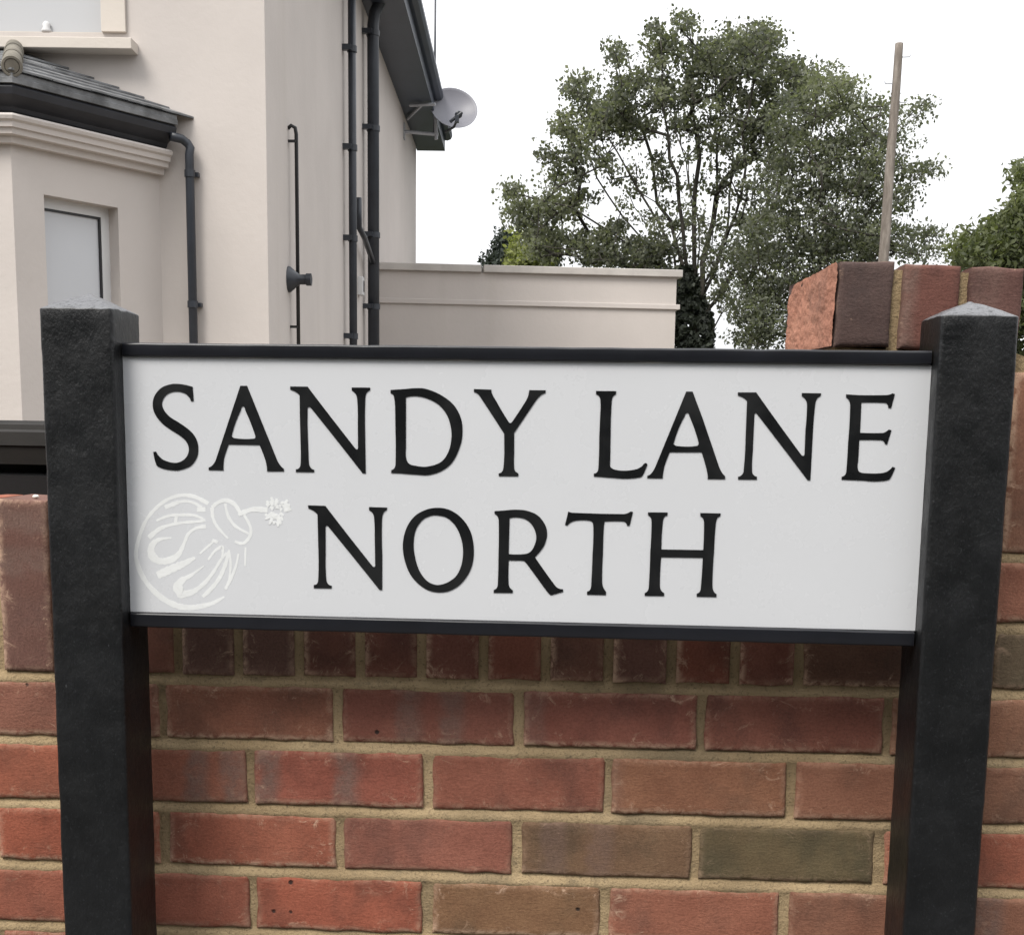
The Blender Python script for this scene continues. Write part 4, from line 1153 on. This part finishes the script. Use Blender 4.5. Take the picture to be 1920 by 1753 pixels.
# ------------------------------------------------------------------ wheeled bin behind the wall
def make_bin():
    root = empty('wheeled_bin', (-1.165, 2.50, 0), math.radians(-4))
    tag(root, 'black wheeled bin with its lid shut behind the wall', 'wheelie bin')
    b = MB()
    rings = [(0.05, 0.225, 0.24), (0.30, 0.24, 0.27), (0.93, 0.275, 0.33), (0.935, 0.287, 0.345), (0.985, 0.289, 0.347), (0.99, 0.28, 0.335)]
    vs = []; fs = []
    def rr(hx, hy, r=0.05, n=5):
        out = []
        for sx, sy, a0 in ((1, 1, 0), (-1, 1, 90), (-1, -1, 180), (1, -1, 270)):
            for k in range(n):
                a = math.radians(a0 + 90 * k / (n - 1)); out.append((sx * (hx - r) + r * math.cos(a), sy * (hy - r) + r * math.sin(a)))
        return out
    for z, hx, hy in rings: vs += [(x, y, z) for x, y in rr(hx, hy)]
    n = 20
    for i in range(len(rings) - 1):
        for k in range(n): fs.append((i * n + k, i * n + (k + 1) % n, (i + 1) * n + (k + 1) % n, (i + 1) * n + k))
    fs.append(tuple(range(n))); fs.append(tuple((len(rings) - 1) * n + k for k in range(n)))
    b.add(vs, fs); b.build('body', BLACKP, root, angle=40)
    b = MB(); vs = []; fs = []
    L = [(1.006, 0.300, 0.356), (1.037, 0.302, 0.36), (1.0395, 0.306, 0.364), (1.063, 0.303, 0.361), (1.0668, 0.297, 0.355), (1.0672, 0.288, 0.346), (1.076, 0.286, 0.344), (1.0775, 0.280, 0.338), (1.060, 0.25, 0.30), (1.042, 0.18, 0.22), (1.040, 0.06, 0.08)]
    for z, hx, hy in L: vs += [(x, y, z) for x, y in rr(hx, hy, min(0.06, hx * 0.8, hy * 0.8))]
    for i in range(len(L) - 1):
        for k in range(n): fs.append((i * n + k, i * n + (k + 1) % n, (i + 1) * n + (k + 1) % n, (i + 1) * n + k))
    fs.append(tuple(range(n))); fs.append(tuple((len(L) - 1) * n + k for k in range(n)))
    b.add(vs, fs); b.build('lid', LIDM, root, angle=30)
    b = MB(); b.tube([(-0.22, 0.40, 0.99), (0.22, 0.40, 0.99)], 0.016, 10); b.box(-0.2, -0.16, 0.33, 0.40, 0.97, 1.0); b.box(0.16, 0.2, 0.33, 0.40, 0.97, 1.0)
    b.build('handle', BLACKP, root)
    for sx in (-1, 1):
        b = MB(); b.lathe([(0.0, -0.025), (0.085, -0.025), (0.1, -0.015), (0.1, 0.015), (0.085, 0.025), (0.0, 0.025)], (sx * 0.25, 0.27, 0.1), (1, 0, 0), 24)
        b.build('wheel', BLACKP, root, angle=40)
make_bin()

# ------------------------------------------------------------------ unseen green mass behind the viewer, added to block low sky light
def make_light_blocker():
    root = empty('light_blocker', (0, -7.0, 0))
    tag(root, 'unseen dark green bank added across the road to block low sky light', 'light_blocker')
    b = MB(); nx, nz = 90, 16
    vs = []; fs = []
    prof = [(0.0, 0.0)] + [(0.0, 4.8 * k / nz) for k in range(1, nz + 1)] + [(-0.4, 5.1), (-0.9, 5.1), (-1.3, 4.8), (-1.3, 0.0)]
    for i in range(nx + 1):
        x = -16 + 32 * i / nx
        for (y, z) in prof:
            q = Vector((x * 1.3, y * 2, z * 1.3)); d = mnoise.noise(q) * 0.16 + mnoise.noise(q * 3) * 0.07
            vs.append((x, y + d, z + (d if z > 3 else 0)))
    m = len(prof)
    for i in range(nx):
        for k in range(m - 1): fs.append((i * m + k, i * m + k + 1, (i + 1) * m + k + 1, (i + 1) * m + k))
    b.add(vs, fs)
    g = NG('blocker_green'); f = g.noise(16, 5, 0.7)
    b.build('blocker_shell', g.done(g.mix(g.ramp(f, 0.35, 0.7), (0.012, 0.018, 0.009), (0.055, 0.075, 0.030)), 0.8, g.bump(f, 1.0, 0.06), 0.2), root, angle=60)
make_light_blocker()

# ------------------------------------------------------------------ trees
class Tree:
    def __init__(self, Y, seed):
        self.Y = Y; self.r = np.random.default_rng(seed)
        self.nodes = []; self.par = []; self.lock = []
        self.tips = []
    def node(self, p, par):
        self.nodes.append(np.array(p, float)); self.par.append(par); return len(self.nodes) - 1
    def limb(self, pxs, start=None, dy=0.0):
        """a main limb through photo points at this tree's own depth, swinging dy metres in depth"""
        pts = []
        for i, (px, py) in enumerate(pxs):
            t = i / max(1, len(pxs) - 1); pts.append(at(px, py, self.Y + dy * t))
        if start is None and self.nodes:
            d = [np.linalg.norm(n - pts[0]) for n in self.nodes]; start = int(np.argmin(d))
        cur = start if start is not None else -1
        prev = self.nodes[cur] if cur >= 0 else pts[0]
        for p in pts:
            L = np.linalg.norm(p - prev); m = max(1, int(L / 0.35))
            for k in range(1, m + 1):
                q = prev + (p - prev) * k / m + self.r.normal(0, 0.03, 3)
                cur = self.node(q, cur)
            prev = p
        return cur
    def grow(self, targets, wander=0.10, back=0.8):
        """joins every leaf clump to the nearest suitable node by a curving twig"""
        root = self.nodes[0]
        order = np.argsort([np.linalg.norm(t - root) for t in targets])
        for i in order:
            t = targets[i]
            N = np.array(self.nodes); d = np.linalg.norm(N - t, axis=1)
            dz = N[:, 2] - t[2]
            cost = d + back * np.maximum(0, dz + 0.1) + 0.02 * self.r.random(len(N))
            j = int(np.argmin(cost)); p = self.nodes[j]
            L = d[j]; m = max(1, int(L / 0.22)); cur = j
            side = self.r.normal(0, wander * L, 3)
            for k in range(1, m + 1):
                s_ = k / m; q = p + (t - p) * s_ + side * math.sin(math.pi * s_) * 0.6
                cur = self.node(q, cur)
            self.tips.append(cur)
    def wood(self, name, mat, parent, r0=0.006, rmax=0.35, sides=6, power=2.3):
        n = len(self.nodes); acc = np.zeros(n); kids = [[] for _ in range(n)]
        for i, p in enumerate(self.par):
            if p >= 0: kids[p].append(i)
        for i in range(n - 1, -1, -1):
            a = acc[i] if kids[i] else r0 ** power
            a = max(a, r0 ** power); acc[i] = a
            if self.par[i] >= 0: acc[self.par[i]] += a
        rad = np.minimum(acc ** (1 / power), rmax)
        b = MB(); done = set()
        starts = [i for i in range(n) if self.par[i] < 0]
        stack = [(s_, None) for s_ in starts]
        while stack:
            i, frm = stack.pop()
            chain = [] if frm is None else [frm]
            rr = [] if frm is None else [min(rad[frm], rad[i] * 1.25)]
            while True:
                chain.append(i); rr.append(rad[i])
                ks = kids[i]
                if not ks: break
                main = max(ks, key=lambda k: rad[k])
                for k in ks:
                    if k != main: stack.append((k, i))
                i = main
            if len(chain) >= 2:
                o = np.array(parent.location)
                b.tube([self.nodes[c] - o for c in chain], rr, sides, caps=False)
        return b.build(name, mat, parent, smooth=True, fix=False)

def leaf_mesh(name, mat, parent, C, size, tone, r, aspect=0.5, droop=0.3):
    """C: leaf positions (n,3); one folded four-cornered leaf each"""
    n = len(C); o = np.array(parent.location)
    d = r.normal(0, 1, (n, 3)); d[:, 2] -= droop; d /= np.linalg.norm(d, axis=1)[:, None]
    s_ = r.normal(0, 1, (n, 3)); s_ -= d * (s_ * d).sum(1)[:, None]; s_ /= np.linalg.norm(s_, axis=1)[:, None]
    nn = np.cross(d, s_)
    L = (size * r.uniform(0.6, 1.3, n))[:, None]
    C = C - o
    v = np.empty((n, 4, 3))
    v[:, 0] = C - d * L * 0.5
    v[:, 1] = C + s_ * L * aspect * 0.5 + nn * L * 0.10 - d * L * 0.05
    v[:, 2] = C + d * L * 0.5
    v[:, 3] = C - s_ * L * aspect * 0.5 + nn * L * 0.10 - d * L * 0.05
    me = bpy.data.meshes.new(name)
    me.vertices.add(4 * n); me.vertices.foreach_set('co', v.reshape(-1).astype(np.float32))
    me.loops.add(4 * n); me.loops.foreach_set('vertex_index', np.arange(4 * n, dtype=np.int32))
    me.polygons.add(n); me.polygons.foreach_set('loop_start', np.arange(0, 4 * n, 4, dtype=np.int32))
    me.polygons.foreach_set('loop_total', np.full(n, 4, dtype=np.int32))
    me.update(calc_edges=True)
    a = me.attributes.new('tone', 'FLOAT', 'POINT'); a.data.foreach_set('value', np.repeat(tone, 4).astype(np.float32))
    me.validate()
    me.materials.append(mat)
    ob = bpy.data.objects.new(name, me); COL.objects.link(ob); ob.parent = parent
    return ob

def clumps(r, Y, ell, depth):
    """ell: (px, py, rx, ry, count[, tone]) -> points spread through crown lobes at real depth"""
    P = []; T = []
    for e in ell:
        px, py, rx, ry, cnt = e[:5]; tn = e[5] if len(e) > 5 else 0.35
        for _ in range(cnt):
            a = r.uniform(0, 2 * math.pi); q = math.sqrt(r.uniform(0, 1))
            x = px + rx * q * math.cos(a); y = py + ry * q * math.sin(a)
            dz = r.normal(0, 1) * depth * (0.35 + 0.65 * math.sqrt(max(0, 1 - q * q)))
            P.append(at(x, y, Y + max(-1.8 * depth, min(1.8 * depth, dz)))); T.append(tn)
    return np.array(P), np.array(T)

LEAF1 = mat_leaf('sycamore_leaf', (0.072, 0.078, 0.064), (0.195, 0.203, 0.140), 0.48)
LEAF2 = mat_leaf('false_acacia_leaf', (0.073, 0.080, 0.064), (0.190, 0.200, 0.138), 0.48)
LEAF3 = mat_leaf('conifer_leaf', (0.018, 0.024, 0.020), (0.045, 0.058, 0.040), 0.15)
LEAF4 = mat_leaf('hedge_leaf', (0.040, 0.050, 0.024), (0.150, 0.168, 0.078), 0.38)
LEAF5 = mat_leaf('lime_leaf', (0.075, 0.085, 0.030), (0.24, 0.26, 0.085), 0.4)
IVY = mat_leaf('ivy_leaf', (0.020, 0.024, 0.020), (0.060, 0.070, 0.052), 0.15)

def tree_main():
    Y = 24.0
    g = at(1300, 640, Y); root = empty('broadleaf_tree', (g[0], Y, 0))
    tag(root, 'tall sparse broadleaf tree with fanning limbs behind the extension', 'tree')
    T = Tree(Y, 3)
    fork = T.limb([(1302, 1060), (1300, 900), (1300, 700), (1302, 610)])
    f2 = fork
    LB = [([(1282,560),(1265,480),(1235,420),(1195,350),(1160,290),(1130,230)], -0.6), ([(1285,520),(1268,450),(1235,380),(1220,300),(1200,220),(1185,140)], 0.9),
          ([(1290,520),(1280,430),(1265,330),(1250,250),(1240,150),(1238,100)], -1.0), ([(1300,500),(1300,400),(1310,300),(1300,200),(1300,100),(1290,35)], 0.4),
          ([(1312,540),(1325,450),(1340,380),(1345,300),(1350,200),(1370,100)], 1.1), ([(1318,560),(1350,480),(1380,400),(1402,320),(1398,250),(1420,150)], -0.9),
          ([(1325,585),(1370,520),(1420,450),(1450,380),(1480,280),(1490,180)], 0.6), ([(1268,560),(1225,500),(1180,460),(1130,430),(1075,392),(1020,378),(965,357)], -0.7),
          ([(1262,540),(1200,440),(1140,370),(1105,300),(1088,200)], 1.2), ([(1290,540),(1240,500),(1160,480),(1090,465),(1010,440)], 1.0),
          ([(1312,650),(1350,590),(1385,545),(1430,520)], -0.5), ([(1305,560),(1315,470),(1300,380),(1275,270),(1270,190)], 1.4), ([(1310,560),(1335,500),(1362,430),(1370,330),(1380,220)], 1.6)]
    for pts, dy in LB: T.limb(pts, fork, dy)
    r = T.r
    E = [(1288,42,18,22,7),(1235,85,38,36,22),(1275,110,50,30,16),(1340,100,40,34,22),(1395,85,50,36,36),(1440,75,30,26,18),(1165,100,18,30,9),(1180,150,30,25,13),
         (1250,165,70,36,26),(1330,165,60,40,26),(1410,150,60,46,40),(1480,150,50,40,36),(1200,190,60,30,24),
         (1085,165,26,28,15),(1130,195,36,26,15),(1082,240,40,28,26,.7),(1140,225,50,30,24),(1180,240,40,30,14),(1250,235,60,34,14),(1320,250,60,40,13),(1395,225,60,46,36),(1455,240,50,60,36),
         (1055,290,42,20,15),(1110,300,40,28,10,.5),(1055,335,36,20,13),(1115,350,40,30,5),(1045,385,48,26,26,.6),(1090,420,40,22,4),(962,362,22,12,8,.5),(985,392,34,18,13,.5),(1000,425,44,20,16,.5),
         (1010,460,44,26,20,.6),(1060,460,44,22,15,.5),(1110,470,50,26,20,.4),(1160,455,50,30,24),(1190,480,60,22,30),(1240,470,40,30,20),(1180,400,40,30,4),(1200,330,60,40,8),(1270,320,50,46,9),(1340,320,60,50,11),
         (1250,400,50,40,7),(1310,410,50,50,8),(1370,400,50,50,8),(1420,330,50,60,26),(1320,480,40,36,10),(1390,470,30,40,9),(1350,550,34,36,10),(1230,520,40,22,20),(1420,440,40,50,18)]
    P, TN = clumps(r, Y, E, 0.85)
    T.grow(P)
    T.wood('trunk', BARK, root, 0.0095, 0.36)
    C = []; tone = []
    for p, t in zip(P, TN):
        n = int(r.integers(34, 66)); sp = r.uniform(0.08, 0.15)
        q = np.clip(r.normal(0, 1, (n, 3)), -1.7, 1.7) * np.array([sp, sp, sp * 0.75]); C.append(p + q)
        base = min(1, max(0, t + r.normal(0, 0.16))); tone.append(np.clip(base + r.normal(0, 0.16, n), 0, 1))
    leaf_mesh('crown', LEAF1, root, np.vstack(C), 0.080, np.concatenate(tone), r, 0.70)
    # ivy over the lower trunk
    n = 6600; a = r.uniform(0, 2 * math.pi, n); z = r.uniform(0.0, 1, n) ** 0.75
    top = at(1300, 500, Y)[2]; zz = z * top
    rad = (0.30 + 0.16 * r.random(n) + 0.08 * np.sin(a * 3 + zz * 2)) * np.clip(1.0 - 0.75 * np.clip((z - 0.74) / 0.26, 0, 1), 0.2, 1)
    cx = np.interp(zz, [0, at(1300, 640, Y)[2], top], [at(1300, 1060, Y)[0], at(1299, 640, Y)[0], at(1285, 500, Y)[0]])
    C = np.stack([cx + rad * np.cos(a), Y + rad * np.sin(a), zz], 1)
    leaf_mesh('ivy', IVY, root, C, 0.12, np.clip(r.normal(0.4, 0.25, n), 0, 1), r, 0.8)
tree_main()

def tree_right():
    Y = 21.5
    g = at(1545, 640, Y); root = empty('feathery_tree', (g[0], Y, 0))
    tag(root, 'dense feathery-leaved tree between the fanning tree and the bare pole', 'tree')
    T = Tree(Y, 8)
    fork = T.limb([(1545, 1080), (1545, 800), (1540, 620), (1535, 520)])
    LB = [([(1530,440),(1520,350),(1510,270),(1530,180),(1560,140)], -0.5), ([(1545,450),(1570,370),(1580,280),(1590,200)], 0.7), ([(1550,480),(1600,430),(1640,380),(1690,330),(1745,318)], -0.6),
          ([(1560,430),(1620,330),(1660,260),(1700,220),(1738,190)], 0.5), ([(1550,520),(1620,490),(1690,460),(1755,440)], -0.5), ([(1520,540),(1470,480),(1440,420),(1430,340)], 0.8),
          ([(1510,600),(1450,560),(1400,530),(1370,500)], -0.8), ([(1510,640),(1440,620),(1385,610)], 0.6), ([(1520,470),(1480,380),(1470,280),(1480,210)], 1.2), ([(1555,470),(1600,400),(1620,310),(1625,230)], 1.3)]
    for pts, dy in LB: T.limb(pts, fork, dy)
    r = T.r
    E = [(1555,150,34,22,14,.5),(1585,175,34,32,22,.55),(1540,200,46,40,34,.5),(1490,220,40,50,30),(1590,235,50,46,36,.45),(1640,225,26,36,12),(1660,190,16,20,4),(1645,290,40,40,26),(1585,310,60,50,56),(1515,310,50,60,50,.5),
         (1460,330,36,50,20),(1690,260,20,30,6),(1712,215,16,14,5),(1735,196,12,10,4),(1690,330,24,24,10),(1725,325,20,14,6),(1745,312,12,14,4),(1690,370,20,26,7),(1640,380,44,50,44),(1580,400,50,60,60),(1510,410,50,60,54),
         (1450,430,40,46,34),(1400,470,30,40,18),(1650,450,40,34,34),(1700,440,28,14,10),(1735,440,28,12,8),(1755,470,14,12,3),(1700,475,34,10,9),(1590,480,60,40,56),(1520,500,60,60,64),(1450,510,46,50,46),(1400,560,36,40,30),
         (1470,590,70,60,90),(1410,620,40,36,34),(1540,590,70,60,60),(1620,520,40,40,30),(1560,680,100,50,45),(1530,760,90,50,30)]
    P, TN = clumps(r, Y, E, 0.75)
    T.grow(P, 0.14, 0.5)
    T.wood('trunk', BARK, root, 0.005, 0.24)
    C = []; tone = []
    for p, t in zip(P, TN):
        n = int(r.integers(28, 48)); sp = r.uniform(0.09, 0.15)
        q = np.clip(r.normal(0, 1, (n, 3)), -1.7, 1.7) * np.array([sp * 1.2, sp, sp * 0.6]); C.append(p + q)
        base = min(1, max(0, t + r.normal(0, 0.18))); tone.append(np.clip(base + r.normal(0, 0.15, n), 0, 1))
    leaf_mesh('crown', LEAF2, root, np.vstack(C), 0.072, np.concatenate(tone), r, 0.6)
tree_right()

def small_tree(name, label, Y, base_px, limbs, E, leaf, size, n_rng, spread, depth, seed, cat='tree', r0=0.006, aspect=0.55):
    g = at(*base_px, Y); root = empty(name, (g[0], Y, 0)); tag(root, label, cat)
    T = Tree(Y, seed); b0 = T.limb([(base_px[0], base_px[1] + 240), base_px])
    # bring the foot down to the ground
    T.nodes[0] = np.array([g[0], Y, 0.0])
    for pts, dy in limbs: T.limb(pts, b0, dy)
    r = T.r
    P, TN = clumps(r, Y, E, depth)
    T.grow(P, 0.12, 0.5)
    T.wood('trunk', BARK, root, r0, 0.14)
    C = []; tone = []
    for p, t in zip(P, TN):
        n = int(r.integers(*n_rng)); q = np.clip(r.normal(0, 1, (n, 3)), -1.7, 1.7) * spread; C.append(p + q)
        base = min(1, max(0, t + r.normal(0, 0.16))); tone.append(np.clip(base + r.normal(0, 0.16, n), 0, 1))
    leaf_mesh('crown', leaf, root, np.vstack(C), size, np.concatenate(tone), r, aspect)

small_tree('conifer_tree', 'small dark conifer peeping over the extension coping', 34.0, (948, 560), [([(948,520),(948,470),(949,442)], 0.2), ([(945,510),(930,490),(920,488)], -0.2), ([(950,510),(966,480)], 0.3)],
           [(949,446,5,8,5),(945,462,12,10,10),(950,480,22,12,22),(935,492,20,10,16),(960,495,20,16,18),(945,515,34,20,34),(1032,470,8,26,12),(1028,495,12,16,10)], LEAF3, 0.13, (40, 70), (0.16, 0.16, 0.14), 0.4, 21)
small_tree('yellowish_tree', 'yellowish-green young tree beside the dark conifer over the extension', 29.0, (1000, 580), [([(985,520),(975,480),(970,450)], 0.3), ([(1005,520),(1010,480),(1012,450)], -0.3)],
           [(972,455,8,16,6,.7),(975,480,14,16,12,.7),(1000,475,24,18,20,.35),(1018,462,14,20,12,.25),(990,495,34,14,24,.45),(1000,520,40,20,30,.3)], LEAF5, 0.12, (34, 60), (0.16, 0.16, 0.16), 0.4, 22)
small_tree('leafy_shrub', 'bright green leafy shrub rising behind the right end of the wall', 13.0, (1900, 640), [([(1880,520),(1850,460),(1815,430)], -0.3), ([(1900,500),(1905,420),(1915,330)], 0.3), ([(1920,480),(1960,400),(1985,330)], 0.4), ([(1890,520),(1870,440),(1865,415)], 0.5)],
           [(1918,325,10,14,8,.65),(1925,375,22,18,14,.6),(1960,350,40,50,40,.5),(1908,410,20,14,11,.55),(1880,428,18,10,8,.65),(1850,438,18,10,7,.65),(1815,462,22,14,12,.6),(1870,470,44,20,38,.5),(1930,440,50,40,60,.45),(1820,480,30,16,22,.45),
            (1880,500,80,30,90,.35),(1920,560,80,50,90,.3),(2000,480,50,80,80,.4),(1915,660,95,60,70,.3),(1915,770,90,70,60,.3),(1915,880,80,70,50,.25)], LEAF4, 0.070, (30, 52), (0.085, 0.085, 0.075), 0.45, 23, cat='shrub', r0=0.004, aspect=0.5)
